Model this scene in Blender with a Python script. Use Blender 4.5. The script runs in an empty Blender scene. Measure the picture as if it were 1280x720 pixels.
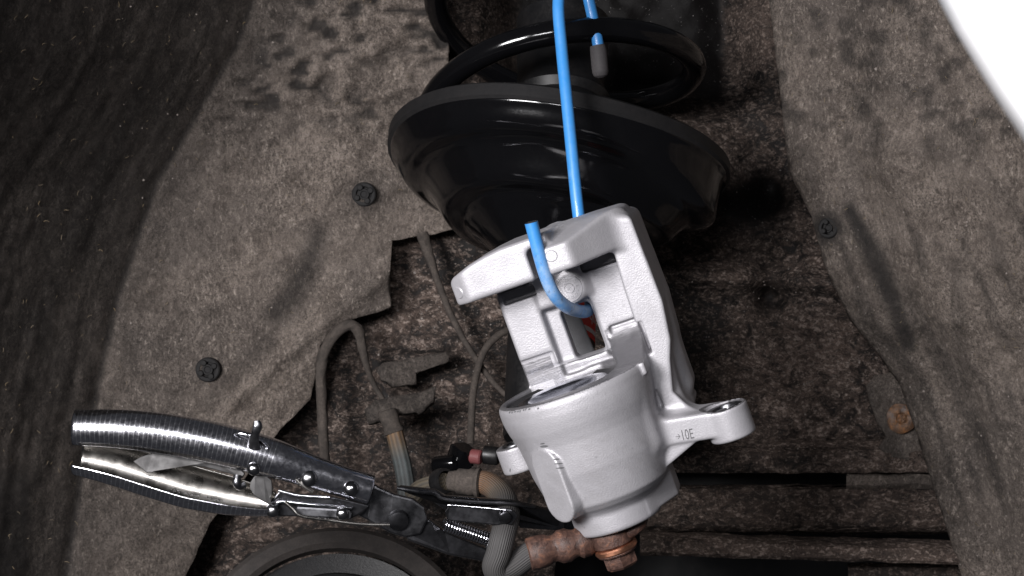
import bpy, bmesh, math, random
import numpy as np
from mathutils import Vector, Matrix
from mathutils.geometry import delaunay_2d_cdt

random.seed(4); np.random.seed(4)
S = 0.0004                 # metres per working unit; the camera stands 2000 units from the caliper
D = 2000.0
scene = bpy.context.scene
COL = scene.collection

# ------------------------------------------------------------------ camera
cam_d = bpy.data.cameras.new('camera'); cam = bpy.data.objects.new('camera', cam_d); COL.objects.link(cam)
cam.location = (0, -D*S, 0); cam.rotation_euler = (math.pi/2, 0, 0)
cam_d.sensor_width = 36; cam_d.lens = 36*D/1280; cam_d.clip_start = 0.02; cam_d.clip_end = 50
cam_d.dof.use_dof = True; cam_d.dof.focus_distance = (D-40)*S; cam_d.dof.aperture_fstop = 36
scene.camera = cam

# ------------------------------------------------------------------ world and lamps
w = bpy.data.worlds.new('World'); scene.world = w; w.use_nodes = True
bg = w.node_tree.nodes['Background']; bg.inputs[0].default_value = (0.80, 0.82, 0.92, 1); bg.inputs[1].default_value = 0.045
def area(name, loc, target, sx, sy, watts, col):
    l = bpy.data.lights.new(name, 'AREA'); l.shape = 'RECTANGLE'; l.size = sx*S; l.size_y = sy*S
    l.energy = watts; l.color = col
    o = bpy.data.objects.new(name, l); COL.objects.link(o)
    o.location = Vector(loc)*S
    o.rotation_euler = (Vector(target)*S - o.location).to_track_quat('-Z', 'Y').to_euler()
    return o
area('work_lamp', (-1250, -2160, 380), (120, 150, -20), 800, 620, 21.5, (1.0, 0.98, 0.99))
area('flash_diffuser', (-200, -1960, 420), (150, 200, 0), 520, 200, 2.8, (0.98, 0.97, 1.0))
scene.view_settings.view_transform = 'Standard'; scene.view_settings.look = 'None'
scene.view_settings.exposure = 0.0; scene.view_settings.gamma = 1.0
scene.view_settings.use_curve_mapping = False

# ------------------------------------------------------------------ helpers
def P(px, py, Y=0.0):
    """a photograph pixel at depth Y, in working units"""
    k = 1+Y/D
    return Vector(((px-640)*k, Y, (360-py)*k))

def tag(o, label=None, cat=None, group=None, kind=None):
    if label: o['label'] = label
    if cat: o['category'] = cat
    if group: o['group'] = group
    if kind: o['kind'] = kind
    return o

def empty(name, loc, label, cat, group=None):
    o = bpy.data.objects.new(name, None); COL.objects.link(o)
    o.location = Vector(loc)*S; o.empty_display_size = 0.01
    return tag(o, label, cat, group)

def link(name, me, mats, parent=None, smooth=True):
    o = bpy.data.objects.new(name, me); COL.objects.link(o)
    for m in (mats if isinstance(mats, (list, tuple)) else [mats]): me.materials.append(m)
    if smooth and len(me.polygons):
        me.polygons.foreach_set('use_smooth', np.ones(len(me.polygons), dtype=bool))
    if parent is not None:
        # parents are only ever translated, so this keeps the piece where it was built
        o.parent = parent
        loc = Vector((0, 0, 0)); q = parent
        while q is not None: loc += q.location; q = q.parent
        o.location = -loc
    return o

def np_mesh(name, v, f, uv=None):
    """v Nx3 in working units, f list/array of equal length faces"""
    v = np.asarray(v, dtype=np.float32)*S; f = np.asarray(f, dtype=np.int32)
    me = bpy.data.meshes.new(name); n = f.shape[1]
    me.vertices.add(len(v)); me.vertices.foreach_set('co', v.ravel())
    me.loops.add(f.size); me.loops.foreach_set('vertex_index', f.ravel())
    me.polygons.add(len(f)); me.polygons.foreach_set('loop_start', np.arange(0, f.size, n, dtype=np.int32))
    if uv is not None:
        me.update(calc_edges=True)
        l = me.uv_layers.new(name='UVMap'); l.data.foreach_set('uv', np.asarray(uv, dtype=np.float32)[f.ravel()].ravel())
    me.update(calc_edges=True); me.validate()
    return me

def bm_mesh(name, bm, sc=S):
    bmesh.ops.recalc_face_normals(bm, faces=bm.faces)
    if sc != 1: bmesh.ops.scale(bm, vec=(sc, sc, sc), verts=bm.verts)
    me = bpy.data.meshes.new(name); bm.to_mesh(me); bm.free(); return me

def autosmooth(o, ang=35):
    me = o.data
    bm = bmesh.new(); bm.from_mesh(me); a = math.radians(ang)
    for e in bm.edges: e.smooth = not (len(e.link_faces) == 2 and e.calc_face_angle(0) > a)
    bm.to_mesh(me); bm.free(); return o

def bevel(o, wd, seg=2):
    m = o.modifiers.new('bevel', 'BEVEL'); m.width = wd*S; m.segments = seg; m.limit_method = 'ANGLE'; m.angle_limit = math.radians(40)
    return o

def catmull(pts, per=10):
    pts = [np.array(p, dtype=float) for p in pts]; out = []
    n = len(pts)
    for i in range(n-1):
        p0 = pts[i-1] if i > 0 else 2*pts[0]-pts[1]
        p1, p2 = pts[i], pts[i+1]
        p3 = pts[i+2] if i+2 < n else 2*pts[-1]-pts[-2]
        for k in range(per):
            t = k/per
            out.append(0.5*(2*p1+(p2-p0)*t+(2*p0-5*p1+4*p2-p3)*t*t+(3*p1-p0-3*p2+p3)*t**3))
    out.append(pts[-1]); return np.array(out)

def frames(path, up=(0, 1, 0)):
    t = np.gradient(path, axis=0); t /= np.linalg.norm(t, axis=1)[:, None]
    n = np.zeros_like(t); v = np.array(up, float)
    for i in range(len(t)):
        v = v-t[i]*np.dot(v, t[i])
        if np.linalg.norm(v) < 1e-6: v = np.cross(t[i], (0.3, 0.5, 0.8))
        v /= np.linalg.norm(v); n[i] = v
    return t, n, np.cross(t, n)

def tube_mesh(name, path, rad, n=16, caps=True, a0=0.0, a1=None, up=(0, 1, 0), jitter=0.0, squash=1.0):
    """sweep; a0..a1 (radians) leaves an open channel. uv.x = length in units, uv.y = angle 0..1"""
    path = np.asarray(path, float); m = len(path)
    rad = np.full(m, rad, float) if np.isscalar(rad) else np.interp(np.linspace(0, 1, m), np.linspace(0, 1, len(rad)), rad)
    t, nn, bb = frames(path, up)
    closed = a1 is None
    ang = np.linspace(0, 2*math.pi, n+1) if closed else np.linspace(a0, a1, n+1)
    L = np.concatenate([[0], np.cumsum(np.linalg.norm(np.diff(path, axis=0), axis=1))])
    v = np.zeros((m, n+1, 3)); uv = np.zeros((m, n+1, 2))
    for j, a in enumerate(ang):
        r = rad*(1+jitter*vnoise(np.stack([path[:, 0]/9+7*math.cos(a), path[:, 1]/9+7*math.sin(a), path[:, 2]/9], 1))) if jitter else rad
        v[:, j] = path+(nn*math.cos(a)*squash+bb*math.sin(a))*r[:, None]
        uv[:, j, 0] = L; uv[:, j, 1] = j/n
    idx = np.arange(m*(n+1)).reshape(m, n+1)
    f = np.stack([idx[:-1, :-1], idx[1:, :-1], idx[1:, 1:], idx[:-1, 1:]], -1).reshape(-1, 4)
    vv = v.reshape(-1, 3)
    if closed:   # weld the seam: fold last column onto first (uv stays continuous enough)
        me = np_mesh(name, vv, f, uv.reshape(-1, 2))
        bm = bmesh.new(); bm.from_mesh(me)
        bmesh.ops.remove_doubles(bm, verts=bm.verts, dist=1e-7)
        if caps:
            be = [e for e in bm.edges if len(e.link_faces) == 1]
            bmesh.ops.holes_fill(bm, edges=be, sides=0)
        bmesh.ops.recalc_face_normals(bm, faces=bm.faces)
        bm.to_mesh(me); bm.free(); return me
    return np_mesh(name, vv, f, uv.reshape(-1, 2))

def tube(name, pts, rad, mat, parent=None, per=10, smooth_path=True, **kw):
    path = catmull(pts, per) if smooth_path else np.array([list(p) for p in pts], float)
    o = link(name, tube_mesh(name, path, rad, **kw), mat, parent)
    return autosmooth(o, 50)

def basis(axis):
    a = Vector(axis).normalized()
    h = Vector((0, 1, 0)) if abs(a.y) < 0.9 else Vector((1, 0, 0))
    x = (h-a*h.dot(a)).normalized(); return x, a.cross(x), a

def lathe_mesh(name, prof, origin, axis, n=48, warp=None, xdir=None):
    """prof: (radius, height) polyline; height runs along axis"""
    x, y, a = basis(axis)
    if xdir is not None:
        x = (Vector(xdir)-a*Vector(xdir).dot(a)).normalized(); y = a.cross(x)
    o = Vector(origin); v = []; m = len(prof)
    for j in range(n):
        th = 2*math.pi*j/n
        for (r, h) in prof:
            rr, hh = (r, h) if warp is None else warp(r, h, th)
            v.append(o+x*(rr*math.cos(th))+y*(rr*math.sin(th))+a*hh)
    f = []
    for j in range(n):
        k = (j+1) % n
        for i in range(m-1): f.append((j*m+i, k*m+i, k*m+i+1, j*m+i+1))
    bm = bmesh.new(); bv = [bm.verts.new(p) for p in v]
    for q in f: bm.faces.new([bv[i] for i in q])
    bmesh.ops.remove_doubles(bm, verts=bm.verts, dist=1e-4)
    be = [e for e in bm.edges if len(e.link_faces) == 1]
    if be and prof[0] != prof[-1] and (prof[0][0] > 0.01 or prof[-1][0] > 0.01): pass
    return bm_mesh(name, bm)

def lathe(name, prof, origin, axis, mat, parent=None, n=48, ang=35, **kw):
    return autosmooth(link(name, lathe_mesh(name, prof, origin, axis, n, **kw), mat, parent), ang)

def plate(name, poly, thick, mat, parent=None, bev=1.0, frame=None, ycurve=None):
    """poly: list of (px,py,Y): front outline; extruded away from the camera"""
    bm = bmesh.new()
    fr = [bm.verts.new(P(*p)) for p in poly]; bk = [bm.verts.new(P(*p)+Vector((0, thick, 0))) for p in poly]
    n = len(poly); bm.faces.new(fr); bm.faces.new(bk[::-1])
    for i in range(n): bm.faces.new((fr[i], fr[(i+1) % n], bk[(i+1) % n], bk[i]))
    bmesh.ops.triangulate(bm, faces=[f for f in bm.faces if len(f.verts) > 4])
    o = link(name, bm_mesh(name, bm), mat, parent, smooth=False)
    if bev: bevel(o, bev, 2)
    return o

def dome(name, c, r, h, mat, parent, axis=(0, -1, 0), n=24, flat=0.35):
    prof = [(r, -2), (r, h*0.15)]+[(r*math.cos(t), h*(0.15+0.85*math.sin(t))) for t in np.linspace(0.15, math.pi/2, 7)]
    prof[-1] = (0.0, h)
    return lathe(name, prof, c, axis, mat, parent, n=n, ang=60)

_lat = np.random.rand(32, 32, 32)
def vnoise(p, seed=0):
    """value noise, -1..1"""
    p = np.asarray(p, float)+seed*13.7
    i = np.floor(p).astype(int); f = p-i; f = f*f*(3-2*f)
    def L(a, b, c): return _lat[(i[:, 0]+a) % 32, (i[:, 1]+b) % 32, (i[:, 2]+c) % 32]
    x, y, z = f.T
    c00 = L(0,0,0)*(1-x)+L(1,0,0)*x; c10 = L(0,1,0)*(1-x)+L(1,1,0)*x
    c01 = L(0,0,1)*(1-x)+L(1,0,1)*x; c11 = L(0,1,1)*(1-x)+L(1,1,1)*x
    return ((c00*(1-y)+c10*y)*(1-z)+(c01*(1-y)+c11*y)*z)*2-1
def fbm(p, octv=4, seed=0):
    s = 0; a = 1; p = np.asarray(p, float)
    for k in range(octv): s = s+a*vnoise(p*2**k, seed+k); a *= .5
    return s

def sheet(name, poly, depth, mat, parent=None, step=7.0, thick=8.0, kind=None):
    """a pressed or moulded sheet: outline poly in photograph pixels, depth(px,py arrays) -> Y"""
    poly = np.array(poly, float)
    ring = []
    for i in range(len(poly)):
        a, b = poly[i], poly[(i+1) % len(poly)]; k = max(1, int(np.hypot(*(b-a))/step))
        for q in range(k): ring.append(a+(b-a)*q/k)
    ring = np.array(ring)
    rag = 1.3*vnoise(np.stack([ring[:, 0]/9, ring[:, 1]/9, ring[:, 0]*0], 1), 3)
    ring = ring+rag[:, None]*0.5
    x0, y0 = poly.min(0); x1, y1 = poly.max(0)
    gx, gy = np.meshgrid(np.arange(x0, x1, step), np.arange(y0, y1, step)); gx[1::2] += step/2
    g = np.stack([gx.ravel(), gy.ravel()], 1)+np.random.uniform(-step*.15, step*.15, (gx.size, 2))
    ins = np.zeros(len(g), bool); far = np.full(len(g), 1e9)
    n = len(ring)
    for i in range(n):
        a, b = ring[i], ring[(i+1) % n]
        c = ((a[1] > g[:, 1]) != (b[1] > g[:, 1]))
        xi = a[0]+(g[:, 1]-a[1])/(b[1]-a[1]+1e-12)*(b[0]-a[0])
        ins ^= c & (g[:, 0] < xi)
        far = np.minimum(far, np.hypot(g[:, 0]-a[0], g[:, 1]-a[1]))
    g = g[ins & (far > step*.6)]
    allp = np.vstack([ring, g])
    vo, eo, fo, *_ = delaunay_2d_cdt([Vector(p) for p in allp], [(i, (i+1) % n) for i in range(n)], [list(range(n))], 1, 1e-4)
    v2 = np.array([[p.x, p.y] for p in vo]); Y = depth(v2[:, 0], v2[:, 1]); k = 1+Y/D
    v = np.stack([(v2[:, 0]-640)*k, Y, (360-v2[:, 1])*k], 1)
    f = np.array([list(q) for q in fo])
    a, b, c = v[f[:, 0]], v[f[:, 1]], v[f[:, 2]]
    ny = np.cross(b-a, c-a)[:, 1]
    f[ny > 0] = f[ny > 0][:, ::-1]
    me = np_mesh(name, v, f, v2/1280)
    o = link(name, me, mat, parent)
    if thick:
        m = o.modifiers.new('thickness', 'SOLIDIFY'); m.thickness = thick*S; m.offset = -1
    if kind: o['kind'] = kind
    return o

# ------------------------------------------------------------------ materials
class Mat:
    def __init__(s, name, base=(0.5, 0.5, 0.5), rough=0.5, metal=0.0, coat=0.0, spec=0.5):
        s.m = bpy.data.materials.new(name); s.m.use_nodes = True; s.t = s.m.node_tree; s.N = s.t.nodes; s.L = s.t.links
        s.b = s.N['Principled BSDF']; i = s.b.inputs
        i['Base Color'].default_value = (*base, 1); i['Roughness'].default_value = rough; i['Metallic'].default_value = metal
        i['Coat Weight'].default_value = coat; i['Coat Roughness'].default_value = 0.08; i['Specular IOR Level'].default_value = spec
        s.tc = s.N.new('ShaderNodeTexCoord'); s.bump_in = None
    def co(s, kind='Object', scale=(1, 1, 1), rot=(0, 0, 0), loc=(0, 0, 0)):
        mp = s.N.new('ShaderNodeMapping'); mp.inputs['Scale'].default_value = scale; mp.inputs['Rotation'].default_value = rot; mp.inputs['Location'].default_value = loc
        s.L.new(s.tc.outputs[kind], mp.inputs['Vector']); return mp.outputs[0]
    def noise(s, vec, scale, detail=4, rough=0.6, dist=0.0, ntype=None):
        n = s.N.new('ShaderNodeTexNoise'); n.inputs['Scale'].default_value = scale; n.inputs['Detail'].default_value = detail
        n.inputs['Roughness'].default_value = rough; n.inputs['Distortion'].default_value = dist
        s.L.new(vec, n.inputs['Vector']); return n.outputs['Fac']
    def vor(s, vec, scale, feature='F1', rnd=1.0):
        n = s.N.new('ShaderNodeTexVoronoi'); n.feature = feature; n.inputs['Scale'].default_value = scale; n.inputs['Randomness'].default_value = rnd
        s.L.new(vec, n.inputs['Vector']); return n.outputs['Distance']
    def ramp(s, fac, stops):
        r = s.N.new('ShaderNodeValToRGB'); e = r.color_ramp.elements
        while len(e) < len(stops): e.new(0.5)
        for k, (p, c) in enumerate(stops):
            e[k].position = p; e[k].color = (*c, 1) if not np.isscalar(c) else (c, c, c, 1)
        s.L.new(fac, r.inputs[0]); return r.outputs[0]
    def mix(s, fac, a, b):
        m = s.N.new('ShaderNodeMix'); m.data_type = 'RGBA'
        for v, k in ((fac, 0), (a, 6), (b, 7)):
            if hasattr(v, 'is_linked'): s.L.new(v, m.inputs[k])
            else: m.inputs[k].default_value = v if np.isscalar(v) else (*v, 1)
        return m.outputs[2]
    def math(s, op, a, b=0.0):
        m = s.N.new('ShaderNodeMath'); m.operation = op
        for v, k in ((a, 0), (b, 1)):
            if hasattr(v, 'is_linked'): s.L.new(v, m.inputs[k])
            else: m.inputs[k].default_value = v
        return m.outputs[0]
    def sep(s, vec):
        x = s.N.new('ShaderNodeSeparateXYZ'); s.L.new(vec, x.inputs[0]); return x.outputs
    def color(s, c): s.L.new(c, s.b.inputs['Base Color']); return s
    def rough(s, c): s.L.new(c, s.b.inputs['Roughness']); return s
    def metal(s, c): s.L.new(c, s.b.inputs['Metallic']); return s
    def bump(s, h, strength=0.5, dist=0.001):
        b = s.N.new('ShaderNodeBump'); b.inputs['Strength'].default_value = strength; b.inputs['Distance'].default_value = dist
        s.L.new(h, b.inputs['Height'])
        if s.bump_in is not None: s.L.new(s.bump_in, b.inputs['Normal'])
        s.bump_in = b.outputs[0]; s.L.new(b.outputs[0], s.b.inputs['Normal']); return s

def m_cast():
    m = Mat('cast_aluminium', rough=0.5, metal=0.35); v = m.co()
    g = m.noise(v, 1250, 3, 0.6); blot = m.noise(v, 45, 4, 0.6); sp = m.noise(v, 260, 2, 0.5)
    c = m.ramp(blot, [(0.3, (0.305, 0.297, 0.314)), (0.6, (0.385, 0.376, 0.394))])
    c = m.mix(m.ramp(m.noise(m.co(loc=(3, 1, 2)), 26, 6, 0.7, 1.0), [(0.54, 0.0), (0.70, 0.42)]), c, (0.24, 0.23, 0.235))
    c = m.mix(m.ramp(sp, [(0.70, 0.0), (0.76, 0.45)]), c, (0.20, 0.195, 0.205))
    c = m.mix(m.ramp(g, [(0.35, 0.22), (0.6, 0.0)]), c, (0.25, 0.245, 0.255))
    m.color(c); m.rough(m.ramp(blot, [(0.3, 0.55), (0.7, 0.42)]))
    m.bump(g, 0.5, 0.0003); return m.m
def m_machined():
    m = Mat('machined_aluminium', rough=0.35, metal=0.7, spec=0.2)
    v = m.co(rot=(0, math.radians(20), 0)); v2 = m.N.new('ShaderNodeMapping'); m.L.new(v, v2.inputs[0]); v2.inputs['Scale'].default_value = (50, 300, 800)
    s1 = m.noise(v2.outputs[0], 1.0, 5, 0.65); s2 = m.noise(m.co(), 150, 4, 0.65)
    f = m.math('MULTIPLY_ADD', s1, 0.6); f = m.math('ADD', f, m.math('MULTIPLY', s2, 0.5))
    m.color(m.ramp(f, [(0.46, (0.008, 0.008, 0.009)), (0.54, (0.05, 0.05, 0.053)), (0.66, (0.20, 0.195, 0.205))]))
    m.rough(m.ramp(s2, [(0.3, 0.32), (0.7, 0.6)])); m.bump(s1, 0.5, 0.0004); return m.m
def m_metal(name, base, rough, scale=300, var=0.25, metal=1.0, bump=0.08):
    m = Mat(name, rough=rough, metal=metal); v = m.co(); n = m.noise(v, scale, 4, 0.65)
    m.color(m.ramp(n, [(0.3, tuple(c*(1-var) for c in base)), (0.7, base)]))
    m.rough(m.ramp(m.noise(v, scale*0.4, 4, 0.6), [(0.3, rough*0.7), (0.7, min(1, rough*1.5))]))
    if bump: m.bump(n, bump, 0.0003)
    return m.m
def m_knurl():
    m = Mat('ribbed_chrome', (0.6, 0.6, 0.64), rough=0.2, metal=1.0)
    x = m.sep(m.tc.outputs['UV'])[0]
    fr = m.math('FRACT', m.math('MULTIPLY', x, 1/5.6))
    band = m.math('MULTIPLY', m.math('LESS_THAN', fr, 0.22), m.math('MULTIPLY', m.math('LESS_THAN', x, 246.0), m.math('GREATER_THAN', x, 6.0)))
    n = m.noise(m.co(), 500, 4, 0.7)
    m.color(m.mix(band, m.ramp(n, [(0.25, (0.44, 0.44, 0.48)), (0.6, (0.60, 0.60, 0.64))]), (0.80, 0.80, 0.83)))
    r = m.math('ADD', m.math('MULTIPLY', band, 0.035), m.math('ADD', 0.06, m.math('MULTIPLY', n, 0.28))); m.rough(r)
    h = m.math('SUBTRACT', 1.0, band); m.bump(n, 0.04, 0.0003); return m.m
def m_gloss(name, base, rough=0.22, dirt=0.0, dcol=(0.06, 0.052, 0.047)):
    m = Mat(name, base, rough=rough, coat=0.0, spec=0.4); v = m.co(); n = m.noise(v, 70, 6, 0.7); f = m.noise(v, 600, 3, 0.7)
    k = m.math('MULTIPLY', m.ramp(n, [(0.42, 0.0), (0.75, 1.0)]), m.ramp(f, [(0.35, 0.2), (0.65, 1.0)]))
    k = m.math('MULTIPLY', k, dirt); m.color(m.mix(k, base, dcol))
    m.rough(m.math('ADD', m.math('MULTIPLY', k, 0.5), m.math('ADD', rough*0.7, m.math('MULTIPLY', f, rough*0.6)))); m.bump(n, 0.06, 0.001); return m.m
def m_rubber(name, base=(0.03, 0.03, 0.032), rough=0.6, dust=0.4, dcol=(0.11, 0.10, 0.095)):
    m = Mat(name, base, rough=rough, spec=0.22); v = m.co(); n = m.noise(v, 120, 6, 0.75); f = m.noise(v, 900, 3, 0.7)
    k = m.math('MULTIPLY', m.math('MULTIPLY', m.ramp(n, [(0.35, 0.15), (0.7, 1.0)]), m.ramp(f, [(0.3, 0.3), (0.7, 1.0)])), dust)
    m.color(m.mix(k, base, dcol)); m.bump(f, 0.3, 0.0004); return m.m
def m_felt():
    m = Mat('dusty_felt', rough=0.95, spec=0.12); v = m.co()
    big = m.noise(v, 8, 5, 0.62, 0.6); mid = m.noise(v, 55, 6, 0.75, 0.8); fine = m.noise(v, 700, 5, 0.9)
    st = m.noise(m.co(rot=(0, 0.5, 0), scale=(1.7, 1.1, 1)), 260, 5, 0.8, 0.5); grit = m.vor(v, 620)
    patch = m.ramp(m.noise(m.co(loc=(5, 2, 1)), 17, 4, 0.6, 0.5), [(0.36, 0.6), (0.56, 1.0)])   # dust lies smooth here, matted fibre shows there
    c = m.ramp(mid, [(0.30, (0.095, 0.077, 0.065)), (0.46, (0.180, 0.149, 0.128)), (0.68, (0.270, 0.226, 0.195))])
    c = m.mix(m.ramp(big, [(0.34, 0.55), (0.55, 0.0)]), c, (0.075, 0.066, 0.062))
    c = m.mix(m.math('MULTIPLY', patch, m.ramp(fine, [(0.40, 0.9), (0.53, 0.0)])), c, (0.042, 0.036, 0.032))
    c = m.mix(m.math('MULTIPLY', patch, m.ramp(st, [(0.37, 0.8), (0.47, 0.0)])), c, (0.055, 0.047, 0.041))
    c = m.mix(m.math('MULTIPLY', patch, m.ramp(st, [(0.55, 0.0), (0.66, 0.7)])), c, (0.44, 0.378, 0.328))
    c = m.mix(m.ramp(grit, [(0.06, 0.5), (0.16, 0.0)]), c, (0.48, 0.42, 0.38))
    # wear: damp stains with their own outline, and painted shade of wall, groove, clips
    g = m.N.new('ShaderNodeAttribute'); g.attribute_name = 'stain_shade'
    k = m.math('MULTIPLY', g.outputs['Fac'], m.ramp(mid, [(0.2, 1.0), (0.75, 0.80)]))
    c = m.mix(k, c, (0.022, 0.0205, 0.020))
    m.color(c); m.bump(mid, 0.7, 0.004); m.bump(fine, 1.0, 0.0014); m.bump(m.math('MULTIPLY', st, patch), 0.9, 0.0016); return m.m
def m_mud(name='mud_spattered_metal', dust=0.0):
    m = Mat(name, rough=0.7, spec=0.12); v = m.co(); ve = m.co(scale=(0.9, 1, 1.35), rot=(0, 0.12, 0))
    big = m.noise(v, 9, 5, 0.65, 0.6); sp = m.noise(ve, 70, 6, 0.8, 1.6); fine = m.noise(v, 620, 4, 0.8); fleck = m.noise(ve, 330, 3, 0.7, 0.3)
    g = m.N.new('ShaderNodeAttribute'); g.attribute_name = 'stain_shade'; keep = m.math('SUBTRACT', 1.0, g.outputs['Fac'])  # thins the mud film; also carries the panel's painted shade
    film = m.ramp(m.math('ADD', m.math('MULTIPLY', sp, 0.55), m.math('MULTIPLY', big, 0.45)), [(0.455, 0.0), (0.54, 0.5), (0.65, 1.0)])
    film = m.math('MULTIPLY', film, keep)
    film = m.math('MAXIMUM', film, m.math('MULTIPLY', dust, m.ramp(m.noise(m.co(scale=(.3, 1, 1)), 60, 5, 0.7), [(0.38, 0.1), (0.62, 1.0)])))
    spot = m.ramp(m.math('ADD', m.math('MULTIPLY', fleck, 0.7), m.math('MULTIPLY', sp, 0.3)), [(0.515, 0.0), (0.575, 0.85)])
    spot = m.math('MULTIPLY', m.math('MULTIPLY', spot, m.math('ADD', 0.25, m.math('MULTIPLY', film, 0.75))), keep)
    base = m.ramp(m.noise(v, 30, 4, 0.6), [(0.35, (0.006, 0.0055, 0.0055)), (0.7, (0.018, 0.0155, 0.0145))])
    base = m.mix(m.math('MAXIMUM', g.outputs['Fac'], 0.0), base, (0.0035, 0.003, 0.003))
    c = m.mix(film, base, m.ramp(fine, [(0.32, (0.036, 0.026, 0.022)), (0.64, (0.19, 0.142, 0.118))]))
    c = m.mix(spot, c, m.ramp(fine, [(0.35, (0.22, 0.165, 0.137)), (0.65, (0.48, 0.395, 0.345))]))
    c = m.mix(m.ramp(m.noise(v, 900, 1, 0.5), [(0.74, 0.0), (0.77, 0.6)]), c, (0.30, 0.28, 0.27))
    m.color(c); m.rough(m.ramp(film, [(0.0, 0.6), (0.5, 0.95)]))
    m.bump(film, 0.5, 0.0022); m.bump(spot, 0.6, 0.0012); m.bump(fine, 0.5, 0.0008); return m.m
def m_rust(name='rust', g_=1.0):
    m = Mat(name, rough=0.85, metal=0.1); v = m.co(); a = m.noise(v, 190, 6, 0.7, 0.6); b = m.noise(v, 800, 4, 0.75)
    c = m.ramp(a, [(0.32, (0.020, 0.012, 0.010)), (0.47, (0.065*g_, 0.033*g_, 0.025)), (0.58, (0.110*g_, 0.055*g_, 0.038)), (0.66, (0.17*g_, 0.070*g_, 0.036)), (0.78, (0.19, 0.12, 0.095))])
    c = m.mix(m.ramp(b, [(0.35, 0.6), (0.6, 0.0)]), c, (0.035, 0.02, 0.016))
    m.color(c); m.rough(m.ramp(a, [(0.3, 0.32), (0.7, 0.75)])); m.bump(a, 0.5, 0.0012); m.bump(b, 0.5, 0.0005); return m.m
def m_hose(name, cols, ribs=26):
    """ribbed rubber; cols: list of (length position, colour)"""
    m = Mat(name, rough=0.7); uv = m.sep(m.tc.outputs['UV'])
    wv = m.math('SINE', m.math('MULTIPLY', uv[1], 2*math.pi*ribs))
    n = m.noise(m.co(), 160, 5, 0.7)
    base = m.ramp(m.math('DIVIDE', m.math('ADD', uv[0], m.math('MULTIPLY', n, 20.0)), 300.0), [(p/300.0, c) for p, c in cols])
    k = m.ramp(m.math('ADD', m.math('MULTIPLY', wv, 0.16), n), [(0.3, 0.65), (0.75, 0.0)])
    m.color(m.mix(k, base, (0.035, 0.033, 0.032))); m.bump(wv, 0.4, 0.0004); m.bump(n, 0.3, 0.0006); return m.m
def m_blue():
    m = Mat('blue_vinyl_coating', rough=0.38, coat=0.15); v = m.co(); uv = m.sep(m.tc.outputs['UV'])
    n = m.noise(v, 130, 6, 0.7); f = m.noise(m.co(scale=(1, 1, 0.4)), 420, 4, 0.7)
    g = m.N.new('ShaderNodeAttribute'); g.attribute_name = 'stain_shade'
    c = m.mix(m.math('MULTIPLY', g.outputs['Fac'], m.ramp(n, [(0.35, 0.1), (0.62, 0.8)])), (0.028, 0.190, 0.48), (0.25, 0.35, 0.49))
    k = m.math('MULTIPLY', m.ramp(f, [(0.60, 0.0), (0.66, 0.8)]), m.math('ADD', 0.06, g.outputs['Fac']))
    c = m.mix(k, c, (0.07, 0.06, 0.055)); m.color(c); m.rough(m.ramp(n, [(0.3, 0.3), (0.7, 0.5)])); m.bump(f, 0.1, 0.0004); return m.m
def m_paint():
    m = Mat('white_car_paint', (0.82, 0.82, 0.83), rough=0.25, coat=0.6); m.bump(m.noise(m.co(), 300, 2, 0.5), 0.02, 0.0003); return m.m

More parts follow.
